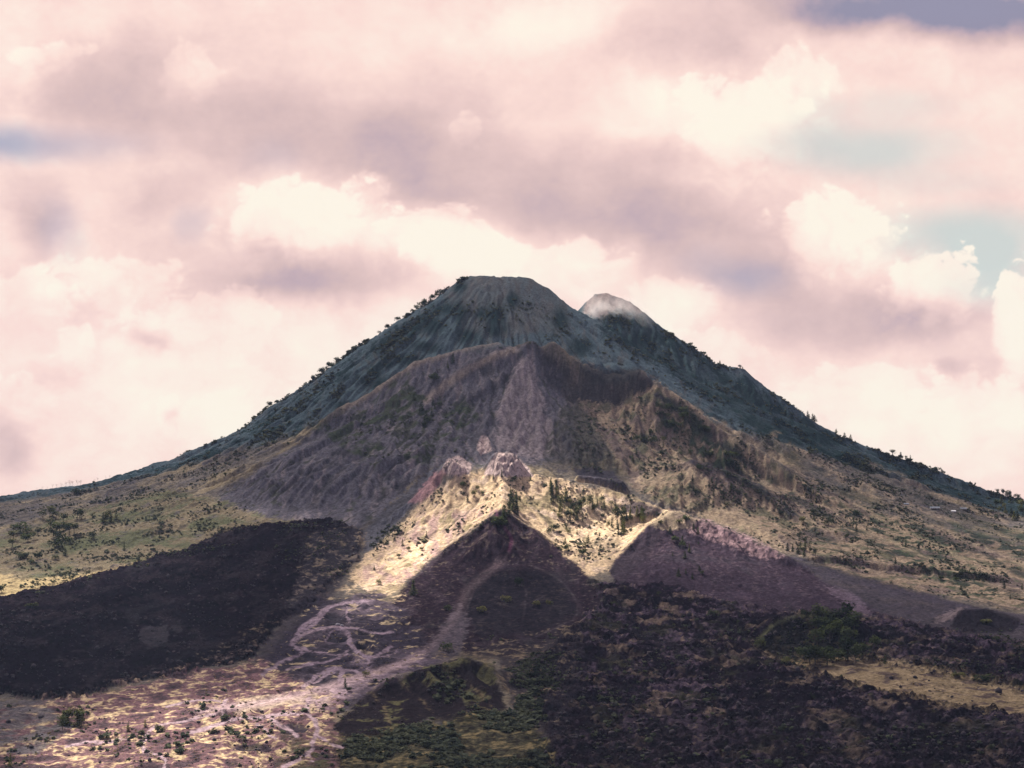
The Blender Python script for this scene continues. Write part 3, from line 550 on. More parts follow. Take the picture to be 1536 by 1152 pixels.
def leaf(vs, fs, c, s, rnd):
    a = rnd.uniform(0, 6.283); t = rnd.uniform(-0.9, 0.9)
    e1 = (math.cos(a)*s, math.sin(a)*s, rnd.uniform(-.3,.3)*s); e2 = (-math.sin(a)*s*math.cos(t), math.cos(a)*s*math.cos(t), math.sin(t)*s)
    b = len(vs)
    for p, q in ((-.5,-.5),(.6,-.35),(.45,.6),(-.4,.5)):
        vs.append((c[0]+p*e1[0]+q*e2[0], c[1]+p*e1[1]+q*e2[1], c[2]+p*e1[2]+q*e2[2]))
    fs.append((b,b+1,b+2,b+3))
def crown(kind, seed):
    rnd = random.Random(seed); vs, fs = [], []
    if kind == 'conifer':
        whorls = 13
        for w in range(whorls):
            h = 0.1 + 0.9*(w/(whorls-1)); R_ = 0.27*(1-h)**0.75*rnd.uniform(0.75, 1.2) + 0.012
            nb = max(3, int(9*(1-h))+3); a0 = rnd.uniform(0, 6.28)
            for b in range(nb):
                if rnd.random() < 0.12: continue
                a = a0 + b*6.283/nb + rnd.uniform(-.25,.25); L = R_*rnd.uniform(.7, 1.2)
                for t in (0.35, 0.7, 1.0):
                    if t*L < 0.02 and t < 1: continue
                    c = (math.cos(a)*L*t, math.sin(a)*L*t, h - 0.10*L*t/0.27 + rnd.uniform(-.02,.02))
                    leaf(vs, fs, c, rnd.uniform(.055,.095), rnd)
    elif kind == 'broad':
        lobes = [(rnd.uniform(-.22,.22), rnd.uniform(-.22,.22), rnd.uniform(.45,.85), rnd.uniform(.14,.24)) for _ in range(9)]
        for l in lobes:
            for _ in range(34):
                a, b = rnd.uniform(0, 6.28), math.acos(rnd.uniform(-1, 1)); r = l[3]*rnd.uniform(.65, 1.05)
                leaf(vs, fs, (l[0]+r*math.sin(b)*math.cos(a), l[1]+r*math.sin(b)*math.sin(a), l[2]+.8*r*math.cos(b)), rnd.uniform(.05,.09), rnd)
    elif kind == 'bush':
        lobes = [(rnd.uniform(-.4,.4), rnd.uniform(-.4,.4), rnd.uniform(.25,.62), rnd.uniform(.22,.36)) for _ in range(9)]
        for l in lobes:
            for _ in range(32):
                a, b = rnd.uniform(0, 6.28), math.acos(rnd.uniform(-.5, 1)); r = l[3]*rnd.uniform(.7, 1.05)
                leaf(vs, fs, (l[0]+r*math.sin(b)*math.cos(a), l[1]+r*math.sin(b)*math.sin(a), max(.02, l[2]+r*math.cos(b))), rnd.uniform(.08,.14), rnd)
    return vs, fs
def tube(vs, fs, a, b, r0, r1, n=5):
    a, b = np.array(a, float), np.array(b, float); d = b-a; d /= np.linalg.norm(d)
    e = np.cross(d, (0,0,1) if abs(d[2]) < .9 else (1,0,0)); e /= np.linalg.norm(e); g = np.cross(d, e); k0 = len(vs)
    for c, r in ((a, r0), (b, r1)):
        for i in range(n):
            t = 6.283*i/n; vs.append(tuple(c + r*(math.cos(t)*e + math.sin(t)*g)))
    for i in range(n): fs.append((k0+i, k0+(i+1)%n, k0+n+(i+1)%n, k0+n+i))
def trunk_geo(kind, seed):
    rnd = random.Random(seed); vs, fs = [], []
    if kind == 'conifer':
        tube(vs, fs, (0,0,-.05), (.005,0,.5), .024, .015); tube(vs, fs, (.005,0,.5), (0,.0,.98), .015, .003)
    else:
        tube(vs, fs, (0,0,-.08), (.01,.01,.4), .03, .02)
        for _ in range(5):
            a = rnd.uniform(0, 6.28); tube(vs, fs, (.01,.01,.38), (math.cos(a)*.2, math.sin(a)*.2, rnd.uniform(.6,.8)), .014, .005, 4)
    return vs, fs
def bare_geo(seed):
    rnd = random.Random(seed); vs, fs = [], []
    def grow(p, d, l, r, lev):
        q = (p[0]+d[0]*l, p[1]+d[1]*l, p[2]+d[2]*l); tube(vs, fs, p, q, r, r*.6, 4)
        if lev == 0: return
        for _ in range(3):
            e = (d[0]+rnd.uniform(-.7,.7), d[1]+rnd.uniform(-.7,.7), d[2]+rnd.uniform(-.2,.4)); n_ = math.sqrt(sum(c*c for c in e)); e = tuple(c/n_ for c in e)
            grow(q, e, l*rnd.uniform(.55,.8), r*.6, lev-1)
    grow((0,0,-.05), (0,0,1), .32, .02, 4); return vs, fs
PROTO = {}
for kind, n_ in (('conifer', 4), ('broad', 3), ('bush', 3)):
    for s_ in range(n_):
        for fam, fm in (('', M_FOL), ('pale_sunlit', M_FOLY)):
            cv, cf = crown(kind, s_*13+5); tv, tf = trunk_geo(kind, s_+3)
            k_ = len(cv)
            PROTO[(kind, fam, s_)] = (mesh_from('crown', cv, cf, [fm]), mesh_from('trunk', tv, tf, [M_BARK]),
                mesh_from('tree', cv+tv, cf+[tuple(i+k_ for i in f) for f in tf], [fm, M_BARK], [0]*len(cf)+[1]*len(tf)))
NPROTO = {'conifer': 4, 'broad': 3, 'bush': 3}
BARE = [mesh_from('tree', *bare_geo(s), [M_TWIG]) for s in range(3)]
CNT = {'tree': 0}
TAKEN = []
def tree(px_, py_, hpx, kind='conifer', fam='', label='', group='', wide=1.0, name=None, parts=None, sky=False, cat=None):
    """hpx: its height in photo pixels"""
    p = skyline(px_) if sky else place(px_, py_)
    h = hpx/F*p[1]; s_ = random.randrange(NPROTO[kind]); cr, tr, whole = PROTO[(kind, fam, s_)]
    name = name or ('pine_tree' if kind == 'conifer' else 'tree' if kind == 'broad' else 'bush')
    w = h*wide*{'conifer': 1.45, 'broad': 1.25, 'bush': 1.0}[kind]; sink = 0.03*h
    if parts is None: parts = hpx >= 17
    if kind == 'broad': parts = True
    if parts:
        r = bpy.data.objects.new(name, None); C.objects.link(r)
        for nm, me in (('crown', cr), ('trunk', tr)):
            o = bpy.data.objects.new(nm, me); C.objects.link(o); o.parent = r
    else:
        r = bpy.data.objects.new(name, whole); C.objects.link(r)
    r.location = (p[0], p[1], p[2]-sink); r.scale = (w, w, h); r.rotation_euler = (random.uniform(-.05,.05), random.uniform(-.05,.05), random.uniform(0, 6.28))
    r['label'] = label; r['category'] = cat or ('bush' if kind == 'bush' else 'tree')
    if group: r['group'] = group
    CNT['tree'] += 1; TAKEN.append((px_, py_)); return r
def inpoly(pts, n, rnd, mind=0.0):
    p = np.array(pts, float); res = []
    tries = 0
    while len(res) < n and tries < 6000:
        tries += 1
        x, y = rnd.uniform(p[:,0].min(), p[:,0].max()), rnd.uniform(p[:,1].min(), p[:,1].max()); ins = False
        for a, b in zip(p, np.roll(p, -1, 0)):
            if (a[1] > y) != (b[1] > y) and x < (b[0]-a[0])*(y-a[1])/(b[1]-a[1])+a[0]: ins = not ins
        if ins and all((x-q[0])**2+((y-q[1])*1.5)**2 > mind**2 for q in res): res.append((x, y))
    return res
rnd = random.Random(21)
# trees that stand out one by one
for a in [
 (620,893,25,'conifer','','solitary dark tree at the foot of the pale slope, just above the dark hollow','',0.75),
 (679,545,17,'conifer','','taller of the two dark firs standing on the pale crater rim crest','',0.55),
 (672,552,11,'conifer','','shorter fir beside the taller one on the pale crater rim crest','',0.6),
 (652,572,16,'bush','','dark round bush in the dip left of the two firs on the crater rim','',1.1),
 (98,834,13,'conifer','','small pointed fir alone at the lower right edge of the left meadow trees','',0.75),
 (186,826,14,'conifer','','slim dark fir alone among pale rocks right of the left meadow','',0.5),
 (139,808,12,'bush','','single round dark bush high on the left meadow, apart from the clumps','',0.9),
 (104,816,13,'bush','','round dark bush right of the big paired clump on the left meadow','',0.95),
 (82,822,20,'bush','','large dark bush clump in the middle of the left meadow','',1.0),
 (89,812,17,'bush','','upper dark bush touching the large clump in the middle of the left meadow','',0.9),
 (45,846,10,'bush','','lowest small dark bush under the pair on the left meadow','',1.1),
 (60,839,13,'bush','','wide dark bush right of the lowest pair on the left meadow','',1.15),
 (31,838,12,'bush','','left dark bush of the low pair on the left meadow','',1.05),
 (40,838,11,'bush','','right dark bush of the low pair on the left meadow','',1.0),
 (83,839,8,'bush','','small dark bush left of the small pointed fir on the left meadow','',1.1),
 (2,890,16,'bush','','grey green shrub at the left edge on the sunlit straw strip','',0.8),
 (47,911,9,'bush','pale_sunlit','bright green bush alone on the black lava under the left meadow','',1.7),
 (240,1098,14,'bush','pale_sunlit','taller light green bush between trails on the sunlit cinder flat','',0.85),
 (218,1090,12,'conifer','pale_sunlit','thin light green sapling left of the two bushes on the sunlit cinder flat','',0.7),
 (192,1097,14,'conifer','pale_sunlit','light green pointed sapling left of the trail on the sunlit cinder flat','',0.75),
 (15,1150,20,'conifer','pale_sunlit','light green pointed sapling at the bottom left corner','',0.5),
 (518,1032,16,'conifer','','dark upright shrub at the junction of the two pale trails','',0.6),
 (525,1037,8,'bush','','low dark green bush right of the shrub at the trail junction','',1.2),
 (549,1016,12,'bush','pale_sunlit','yellow green bush on the trail edge below the round pit','',0.8),
 (670,977,16,'bush','','round green bush at the base of the dark dome by the flat hill','',0.95),
 (759,904,13,'bush','pale_sunlit','pale green round bush alone on the dark dome face','',1.2),
 (779,880,18,'bush','','dark green bush beside the thin trail on top of the dark dome','',0.75),
 (805,908,8,'bush','pale_sunlit','small yellowish bush right of the thin trail on the dark dome','',1.2),
 (824,908,9,'bush','pale_sunlit','second small yellowish bush, further right on the dark dome face','',1.2),
 (722,918,10,'bush','pale_sunlit','yellowish low bush left of centre on the dark dome face','',1.4),
 (672,916,10,'bush','','dark low bush where the main trail leaves the dome','',1.1),
 (1210,925,14,'bush','','small round bush on the grassy crest of the wooded mound, left of its trees','',0.85),
 (1245,965,40,'broad','','tall dark broad tree on top of the wooded mound','',0.8),
 (1226,972,30,'broad','','medium dark tree left of the tallest one on the wooded mound','',0.9),
 (1258,962,30,'broad','','dark tree right of the tallest one on the wooded mound','',0.9),
 (1215,998,32,'broad','','dark tree at the front foot of the wooded mound','',0.85),
 (1272,992,42,'broad','','large grey green tree at the right foot of the wooded mound','',0.8),
 (1284,994,26,'broad','','smaller dark tree right of the large one at the mound foot','',0.8),
 (1258,992,22,'bush','','low dark bush left of the large tree at the mound foot','',1.1),
 (1315,972,22,'bush','','dark rounded bush on the slope right of the wooded mound','',0.9),
 (1328,996,16,'conifer','','small pointed tree on the tan grass right of the wooded mound','',0.6),
 (1178,994,10,'bush','pale_sunlit','green bush at the left foot of the wooded mound','',1.4),
 (1140,970,16,'bush','pale_sunlit','bright olive bush at the left end of the wooded mound crest','',0.9),
 (1478,937,10,'bush','pale_sunlit','pale bush on the small dark mound at the right','',1.8),
 (1495,962,10,'bush','','dark bush below the small dark mound at the right','',0.9),
 (1475,1022,12,'bush','','wide green bush on the tan grass strip at the right','',2.2),
 (1438,1015,8,'bush','pale_sunlit','pale bush on the upper edge of the tan grass strip','',2.0),
 (1070,925,12,'bush','','dark rocky scrub knob on the plain below the right cone','',1.3),
 ]:
    tree(a[0], a[1], a[2], a[3], a[4], a[5], a[6], a[7])
def clump(pts, n, hr, kinds, fam, label, group, wide=(0.55,0.9), mind=4.0, famr=0.0, parts=None):
    for x, y in sorted(inpoly(pts, n, rnd, mind), key=lambda q: q[1]):
        k_ = rnd.choice(kinds); f_ = fam if rnd.random() >= famr else ('pale_sunlit' if fam == '' else '')
        w_ = rnd.uniform(*wide)*(1.35 if k_ == 'bush' else 1.0)
        tree(x, y, rnd.uniform(*hr), k_, f_, label, group, w_, parts=parts)
clump([(750,780),(756,752),(770,750),(780,772),(776,788)], 9, (16,26), ['conifer'], '', 'dark fir in the dense clump at the top of the dark pyramid face', 'firs of the summit clump on the front cone', (0.45,0.7), 4)
clump([(742,782),(755,780),(762,788),(748,792)], 3, (10,14), ['bush'], '', 'dark bush under the fir clump beside the reddish trail', 'bushes under the fir clump', (.8,1.1), 5)
clump([(826,752),(840,742),(870,758),(876,782),(858,786),(836,776)], 14, (14,24), ['conifer','conifer','broad'], 'pale_sunlit', 'sunlit green fir in the left grove of the sunny bowl', 'firs in the left grove of the sunny bowl', (0.45,0.75), 4, 0.4)
clump([(815,735),(828,720),(842,735),(836,752),(822,748)], 7, (12,18), ['conifer'], '', 'fir on the upper left rim of the sunny bowl', 'firs on the rim of the sunny bowl', (0.45,0.7), 4, 0.3)
clump([(858,748),(890,742),(925,758),(930,775),(900,772),(870,762)], 12, (10,17), ['conifer','broad'], '', 'dark fir along the back of the sunny bowl', 'firs along the back of the sunny bowl', (0.5,0.8), 5, 0.3)
clump([(900,790),(935,768),(970,768),(975,785),(945,806),(915,806)], 22, (12,22), ['conifer','conifer','broad'], 'pale_sunlit', 'slender sunlit fir in the right grove of the sunny bowl', 'firs in the right grove of the sunny bowl', (0.35,0.6), 4, 0.35)
clump([(800,770),(830,790),(880,800),(900,820),(880,850),(850,830),(815,795)], 14, (7,13), ['conifer','bush'], '', 'small scattered fir on the straw floor of the sunny bowl', 'scattered small firs in the sunny bowl', (0.5,0.8), 9, 0.3)
clump([(655,745),(700,715),(790,712),(810,735),(790,760),(740,745),(680,765)], 12, (6,12), ['conifer','bush'], '', 'little fir on the bright straw top of the front cone', 'little firs on top of the front cone', (0.45,0.7), 12, 0.3)
clump([(540,870),(600,815),(650,790),(640,820),(580,880)], 7, (6,12), ['conifer','bush'], 'pale_sunlit', 'little tree on the bright left flank of the front cone', 'little trees on the left flank of the front cone', (0.5,0.8), 12, 0.4)
clump([(985,785),(1040,775),(1060,800),(1030,840),(1070,870),(1020,870),(1000,820)], 18, (6,13), ['conifer','bush'], '', 'small dark tree on the purple right cone', 'small trees on the right cone', (0.5,0.9), 9, 0.25)
clump([(0,812),(60,775),(125,775),(120,800),(70,812),(20,828)], 18, (12,20), ['broad','bush'], '', 'dark tree in the upper wood edge of the left meadow', 'trees of the left meadow wood edge', (0.8,1.1), 7, 0.25, False)
clump([(148,782),(170,770),(182,778),(178,790),(155,792)], 6, (10,16), ['broad','conifer'], '', 'green tree in the lone grove right above the left meadow', 'trees of the lone grove above the left meadow', (0.7,1.0), 5, 0.3)
clump([(86,1086),(118,1080),(124,1092),(90,1096)], 8, (18,28), ['conifer','broad'], 'pale_sunlit', 'green tree in the grove at the edge of the black lava, bottom left', 'trees of the grove beside the black lava', (0.7,1.0), 2.5, 0.3)
clump([(1175,830),(1195,815),(1230,835),(1225,850),(1190,842)], 9, (10,17), ['conifer','broad'], '', 'dark tree in the small grove on the tan slope right of the cone', 'trees of the small grove on the tan slope', (0.5,0.8), 5)
clump([(980,610),(1030,610),(1100,690),(1110,710),(1070,700),(1000,640)], 18, (8,14), ['bush','broad'], '', 'dark scrub tree in the gully of the upper right slope', 'scrub trees in the upper right gully', (0.8,1.1), 6, 0, False)
clump([(960,640),(1040,680),(1120,730),(1100,770),(1000,730),(945,690)], 26, (6,12), ['conifer','conifer','bush'], '', 'small pine scattered on the straw slope right of the scoria fan', 'scattered pines of the right straw slope', (0.45,0.75), 10, 0.1, False)
clump([(1150,700),(1300,780),(1400,830),(1380,860),(1250,820),(1160,770)], 24, (6,12), ['conifer','bush'], '', 'small dark pine scattered on the lower right straw slope', 'scattered pines of the lower right slope', (0.45,0.8), 12, 0.1, False)
clump([(1390,862),(1536,880),(1536,905),(1440,895)], 6, (7,12), ['conifer','bush'], '', 'small tree on the tan shelf above the right lava', 'small trees on the right shelf', (0.5,0.8), 12, 0.2, False)
clump([(600,600),(650,590),(665,620),(640,640),(610,630)], 9, (9,16), ['conifer','bush'], '', 'dark fir on the shaded shelf under the pale crater rim', 'firs on the shelf under the crater rim', (0.5,0.9), 6, 0, False)
clump([(1205,955),(1225,930),(1268,926),(1285,945),(1275,965),(1215,970)], 9, (22,34), ['broad'], '', 'dark tree of the dense wood on top of the wooded mound', 'trees on top of the wooded mound', (.9,1.2), 7)
clump([(1250,985),(1290,975),(1305,988),(1270,998),(1205,1000),(1205,990)], 8, (16,30), ['broad'], '', 'grey green tree along the front foot of the wooded mound', 'trees at the foot of the wooded mound', (.9,1.2), 8)
clump([(1484,745),(1536,750),(1536,790),(1500,775)], 14, (9,16), ['broad','conifer'], 'pale_sunlit', 'light green sunlit tree at the right edge below the forest', 'sunlit trees at the right edge', (.8,1.1), 5, .3)
# trees along the skyline
for lo, hi, n_, hr, kinds, lab, grp in [
 (380,470,7,(5,9),['broad','bush'],'small tree on the lower left skyline of the mountain','trees on the lower left skyline'),
 (480,660,34,(6,12),['broad','broad','bush'],'leafy tree on the upper left skyline of the mountain','trees on the upper left skyline'),
 (1000,1150,9,(5,10),['conifer','bush','broad'],'small tree on the right shoulder of the mountain','trees on the right shoulder'),
 (1180,1300,8,(6,12),['conifer'],'slim pine on the right skyline of the mountain','pines on the right skyline'),
 (1330,1536,34,(6,11),['conifer','broad','broad'],'tree of the dark forest skyline at the far right','trees of the right forest skyline')]:
    cen = [rnd.uniform(lo, hi) for _ in range(max(3, n_//4))]
    for k_ in range(n_):
        x = rnd.choice(cen)+rnd.gauss(0, 7) if rnd.random() < .8 else rnd.uniform(lo, hi)
        x = min(max(x, lo), hi); big = rnd.random()**2
        tree(x, 0, hr[0]*.7 + (hr[1]-hr[0]*.7)*big, rnd.choice(kinds), '', lab, grp, rnd.uniform(.7,1.2), sky=True, parts=False)
for x, h_ in [(54,7),(62,8),(70,7),(78,12),(84,10),(91,11),(98,13),(104,16),(108,14),(115,16),(120,15),(141,9),(146,11),(158,9),(164,9)]:
    p = skyline(x); o = bpy.data.objects.new('bare_tree', BARE[int(x) % 3]); C.objects.link(o); h = h_/F*p[1]*.7
    o.location = (p[0], p[1]+6, p[2]-.5); o.scale = (h, h, h); o.rotation_euler = (0, 0, x)
    o['label'] = 'bare reddish tree on the far left skyline beside the steam'; o['category'] = 'tree'; o['group'] = 'bare trees on the far left skyline'
tree(116, 742, 12, 'bush', '', 'round green bush on the far left skyline under the steam', '', 1.0)

# the scrub nobody could count
def scrub():
    dens = np.zeros(gx.shape, f32)
    def add(pts, w, soft=12):
        global_d = poly(pts, soft)*w; np.maximum(dens, global_d, out=dens)
    add([(0,755),(120,735),(260,700),(400,625),(520,545),(650,455),(690,425),(660,480),(600,540),(500,610),(380,690),(260,740),(120,770),(0,800)], .8)
    add([(640,470),(760,440),(850,470),(930,480),(1000,500),(1140,570),(1300,670),(1536,752),(1536,770),(1400,760),(1250,720),(1100,640),(980,560),(860,520),(700,510)], .35)
    add([(900,470),(960,480),(1100,560),(1180,620),(1340,690),(1536,755),(1500,765),(1380,740),(1250,690),(1150,640),(1050,590),(960,520)], .95)
    add([(1330,735),(1400,740),(1500,755),(1536,760),(1536,800),(1440,775),(1340,765)], .9)
    add([(1180,640),(1300,700),(1400,745),(1340,750),(1230,710)], 1.0)
    add([(0,800),(120,765),(250,735),(400,775),(470,785),(280,825),(120,870),(0,895)], .7)
    add([(480,640),(600,580),(700,610),(700,690),(560,690)], .35)
    add([(850,600),(930,610),(1000,580),(1150,690),(1330,790),(1536,880),(1536,910),(1330,870),(1190,825),(950,735),(860,690)], .5)
    np.maximum(dens, .9*samp1(stroke(GULLIES, 10, 8), gx, gy), out=dens)
    add([(1240,760),(1400,800),(1520,860),(1536,905),(1400,880),(1300,810)], .7)
    add([(1400,775),(1536,800),(1536,840),(1430,810)], .8)
    add([(560,800),(640,730),(660,735),(600,800),(560,830)], .5); add([(600,790),(690,715),(830,716),(1000,765),(880,860),(752,764),(640,840)], .28); add([(800,800),(900,850),(880,865),(840,840)], .4)
    add([(520,1152),(510,1110),(600,1095),(740,1065),(800,1085),(830,1152)], .9)
    add([(735,960),(830,985),(850,1080),(780,1080)], .9); add([(870,900),(1140,930),(1200,1000),(1000,1060),(830,1060),(820,960)], .08)
    add([(560,1020),(640,1000),(750,1000),(750,1060),(650,1070)], .28); add([(820,1060),(1536,1090),(1536,1152),(820,1152)], .035)
    add([(1140,985),(1200,935),(1300,960),(1320,985),(1200,998)], .6); add([(1400,930),(1536,940),(1536,1010),(1420,1000)], .25)
    add([(330,1060),(520,1060),(520,1152),(330,1152)], .06); add([(0,1060),(330,1040),(330,1152),(0,1152)], .04); add([(400,780),(520,790),(540,860),(440,880)], .18)
    protos = []
    for s_ in range(6):
        a, b = [], []; rr = random.Random(s_+50)
        for _ in range(15):
            t, ph = rr.uniform(0, 6.28), rr.uniform(0, 1); r = rr.uniform(.25, .62)
            leaf(a, b, (math.cos(t)*r, math.sin(t)*r, .15+ph*.75*(1-.5*r)), rr.uniform(.5,.8), rr)
        protos.append((np.array(a), np.array(b)))
    sz = lambda rs, p, y: min(5.5, 1.7*math.exp(rs.normal(0, .42)))*(1.45 if p[1] > 3700 else 1.0)*(1.0 if y < 900 else .9 if y < 1020 else 1.45)
    extra = []
    rs = np.random.RandomState(8)
    for lo, hi, n_, big in ((380,700,520,1.25),(240,400,120,.9),(985,1160,240,1.0),(1150,1340,180,1.0),(1330,1556,420,1.15)):
        for x in rs.uniform(lo, hi, n_):
            if perlin(np.array([x/22.]), np.array([3.3]))[0] < -.12 and big < 1.5: continue
            p = skyline(x); k_ = rs.uniform(0, 14); extra.append(((p[0], p[1]-k_, float(Z[min(int(np.searchsorted(ys, p[1]-k_)), NY-1), min(int(np.searchsorted(us, p[0]/p[1])), NU-1)])), big*min(9, 3.0*math.exp(rs.normal(0,.45)))))
    scatter('undergrowth', 'dark green scrub and undergrowth spread over the slopes', 'undergrowth', M_SCRUB, protos, dens, 17000, 520000, sz, lambda nn, fl: .30+2.4*nn+.5*(fl-.45), 4, extra)
def scatter(name, label, cat, mat_, protos, dens, count, tries_, sz, keep, seed, extra=()):
    rs = np.random.RandomState(seed); vs, fs = [], []; k0 = 0; made = 0; tries = 0
    def put(p, s, rs):
        nonlocal k0
        a, b = protos[rs.randint(len(protos))]; t = rs.uniform(0, 6.28); c_, s__ = math.cos(t), math.sin(t)
        vs.append(np.stack([(a[:,0]*c_-a[:,1]*s__)*s+p[0], (a[:,0]*s__+a[:,1]*c_)*s+p[1], a[:,2]*s*rs.uniform(.7,1.25)+p[2]-.12*s], -1)); fs.append(b+k0); k0 += len(a)
    for p, s in extra: put(p, s, rs)
    ex, wy_ = rs.uniform(-20, 1556, tries_), rs.uniform(410, 1160, tries_); dd_ = dens[np.clip((wy_/HR+30).astype(int), 0, RH-1), np.clip((ex/HR+100).astype(int), 0, RW-1)]
    for q in np.nonzero(rs.rand(tries_) < dd_)[0]:
        if made >= count: break
        p = place(ex[q], wy_[q]); gi = min(int(np.searchsorted(ys, p[1])), NY-1), min(int(np.searchsorted(us, p[0]/p[1])), NU-1)
        if rs.rand() > keep(NUG[gi], EFn[gi]): continue
        put(p, sz(rs, p, wy_[q]), rs); made += 1
    vs = np.concatenate(vs); fs = np.concatenate(fs)
    me = bpy.data.meshes.new(name); me.vertices.add(len(vs)); me.vertices.foreach_set('co', vs.astype(f32).ravel()); w_ = fs.shape[1]
    me.loops.add(fs.size); me.loops.foreach_set('vertex_index', fs.ravel().astype(np.int32)); me.polygons.add(len(fs)); me.polygons.foreach_set('loop_start', np.arange(0, fs.size, w_, dtype=np.int32))
    me.update(calc_edges=True); me.materials.append(mat_)
    o = bpy.data.objects.new(name, me); C.objects.link(o); o['kind'] = 'stuff'; o['label'] = label; o['category'] = cat
    print(name, made)
NUG = fbm(X/75, Y/110, 3, .6)
def tufts_and_rocks():
    d1 = np.maximum.reduce([poly([(0,1075),(130,1050),(280,1012),(400,990),(520,1040),(500,1110),(520,1152),(0,1152)], 10), .55*poly([(520,880),(600,790),(690,712),(830,716),(1005,766),(880,866),(752,764),(600,885)], 6), .5*poly([(400,960),(520,900),(640,960),(600,1020),(420,1040)], 10),
        .8*poly([(1190,990),(1300,990),(1536,1040),(1536,1080),(1330,1040)], 8), .5*poly([(0,810),(250,740),(470,780),(120,870),(0,900)], 8), .4*poly([(900,640),(1040,690),(1330,780),(1536,870),(1536,915),(1190,830),(950,735)], 10)])
    protos = []
    for s_ in range(5):
        a, b = [], []; rr = random.Random(s_+80)
        for _ in range(8):
            t = rr.uniform(0, 6.28); r = rr.uniform(.1,.5); leaf(a, b, (math.cos(t)*r, math.sin(t)*r, rr.uniform(.1,.4)), rr.uniform(.45,.7), rr)
        protos.append((np.array(a), np.array(b)))
    scatter('dry_grass', 'pale straw grass tufts scattered over the sunlit ground', 'grass', M_STRAW, protos, d1, 11000, 60000, lambda rs, p, y: min(3.2, 1.0*math.exp(rs.normal(0,.45))), lambda nn, fl: .45+2.2*nn, 14)
    d2 = np.maximum.reduce([.9*poly([(880,872),(1140,918),(1300,925),(1536,965),(1536,1152),(820,1152),(800,1000),(875,935)], 8)*(1-.8*poly([(1190,990),(1300,990),(1536,1040),(1536,1080),(1330,1040)], 8)), .7*poly(LAVA_LEFT, 4), .4*poly([(500,1086),(590,1014),(700,984),(758,1062),(620,1090)], 4), .25*poly([(0,1060),(520,1060),(520,1152),(0,1152)], 8)])
    protos = []
    import bmesh
    for s_ in range(6):
        rr = random.Random(s_+90); bm = bmesh.new(); bmesh.ops.create_icosphere(bm, subdivisions=1, radius=.5)
        for v in bm.verts: v.co *= rr.uniform(.6, 1.25); v.co.z = v.co.z*.8+.25
        protos.append((np.array([v.co[:] for v in bm.verts]), np.array([[v.index for v in f.verts] for f in bm.faces]))); bm.free()
    scatter('lava_rubble', 'dark lava boulders strewn over the black flows', 'rubble', M_LROCK, protos, d2, 11000, 60000, lambda rs, p, y: min(8, 1.7*math.exp(rs.normal(0,.6))), lambda nn, fl: .55+1.6*nn, 15)
scrub()
tufts_and_rocks()

# ------------------------------------------------------------------ small man-made things
def box(vs, fs, c, s, taper=1.0):
    k0 = len(vs); x, y, z = s[0]/2, s[1]/2, s[2]
    for zz, t in ((0, 1.0), (z, taper)):
        for a, b in ((-x,-y),(x,-y),(x,y),(-x,y)): vs.append((c[0]+a*t, c[1]+b*t, c[2]+zz))
    fs += [(k0,k0+3,k0+2,k0+1),(k0+4,k0+5,k0+6,k0+7)] + [(k0+i,k0+(i+1)%4,k0+4+(i+1)%4,k0+4+i) for i in range(4)]
def part(name, vs, fs, m_, parent):
    o = bpy.data.objects.new(name, mesh_from(name, vs, fs, [m_])); C.objects.link(o); o.parent = parent; return o
M_WHITE = plain_mat('white_paint', (0.8,0.8,0.82), 1.0, 0.35, 0.05); M_GLASS = plain_mat('dark_glass', (0.02,0.025,0.03), 1.0, 0.1, 0.1); M_TYRE = plain_mat('tyre_rubber', (0.02,0.02,0.02)); M_DARK = plain_mat('dark_paint', (0.03,0.025,0.03), 1.0, 0.4)
M_WALL = plain_mat('pale_plaster', (0.5,0.47,0.45), 0.3); M_ROOF = plain_mat('grey_metal_roof', (0.17,0.20,0.25), 0.2, 0.7); M_ROOFW = plain_mat('white_metal_roof', (0.75,0.75,0.78), 0.2, 0.5)
def car(px_, py_, rz, paint, label, L=4.6):
    p = place(px_, py_); r = bpy.data.objects.new('parked_car', None); C.objects.link(r); r.location = p; r.rotation_euler = (0, 0, rz); r['label'] = label; r['category'] = 'car'; r['group'] = 'vehicles parked by the trails'
    v, f_ = [], []; box(v, f_, (0,0,.4), (L,1.9,.75), .96); part('body', v, f_, paint, r)
    v, f_ = [], []; box(v, f_, (-.2,0,1.152), (L*.6,1.7,.6), .8); part('cabin', v, f_, paint, r)
    v, f_ = [], []; box(v, f_, (-.2,0,1.25), (L*.585,1.72,.36), .86); part('window', v, f_, M_GLASS, r)
    for sx in (-1, 1):
        for sy in (-1, 1):
            v, f_ = [], []; tube(v, f_, (sx*L*.3, sy*.98-.1, .36), (sx*L*.3, sy*.98+.1, .36), .36, .36, 12); f_ += [tuple(range(11,-1,-1)), tuple(range(12,24))]; part('wheel', v, f_, M_TYRE, r)
car(507.0,937.0,0.5,M_WHITE,'white car parked nose down on the grass edge of the trail junction',5.6)
car(513.0,938.6,0.3,M_WHITE,'smaller white car parked just right of the first one',4.4)
car(501.5,937.3,0.1,M_DARK,'dark car parked left of the two white cars',5.0)
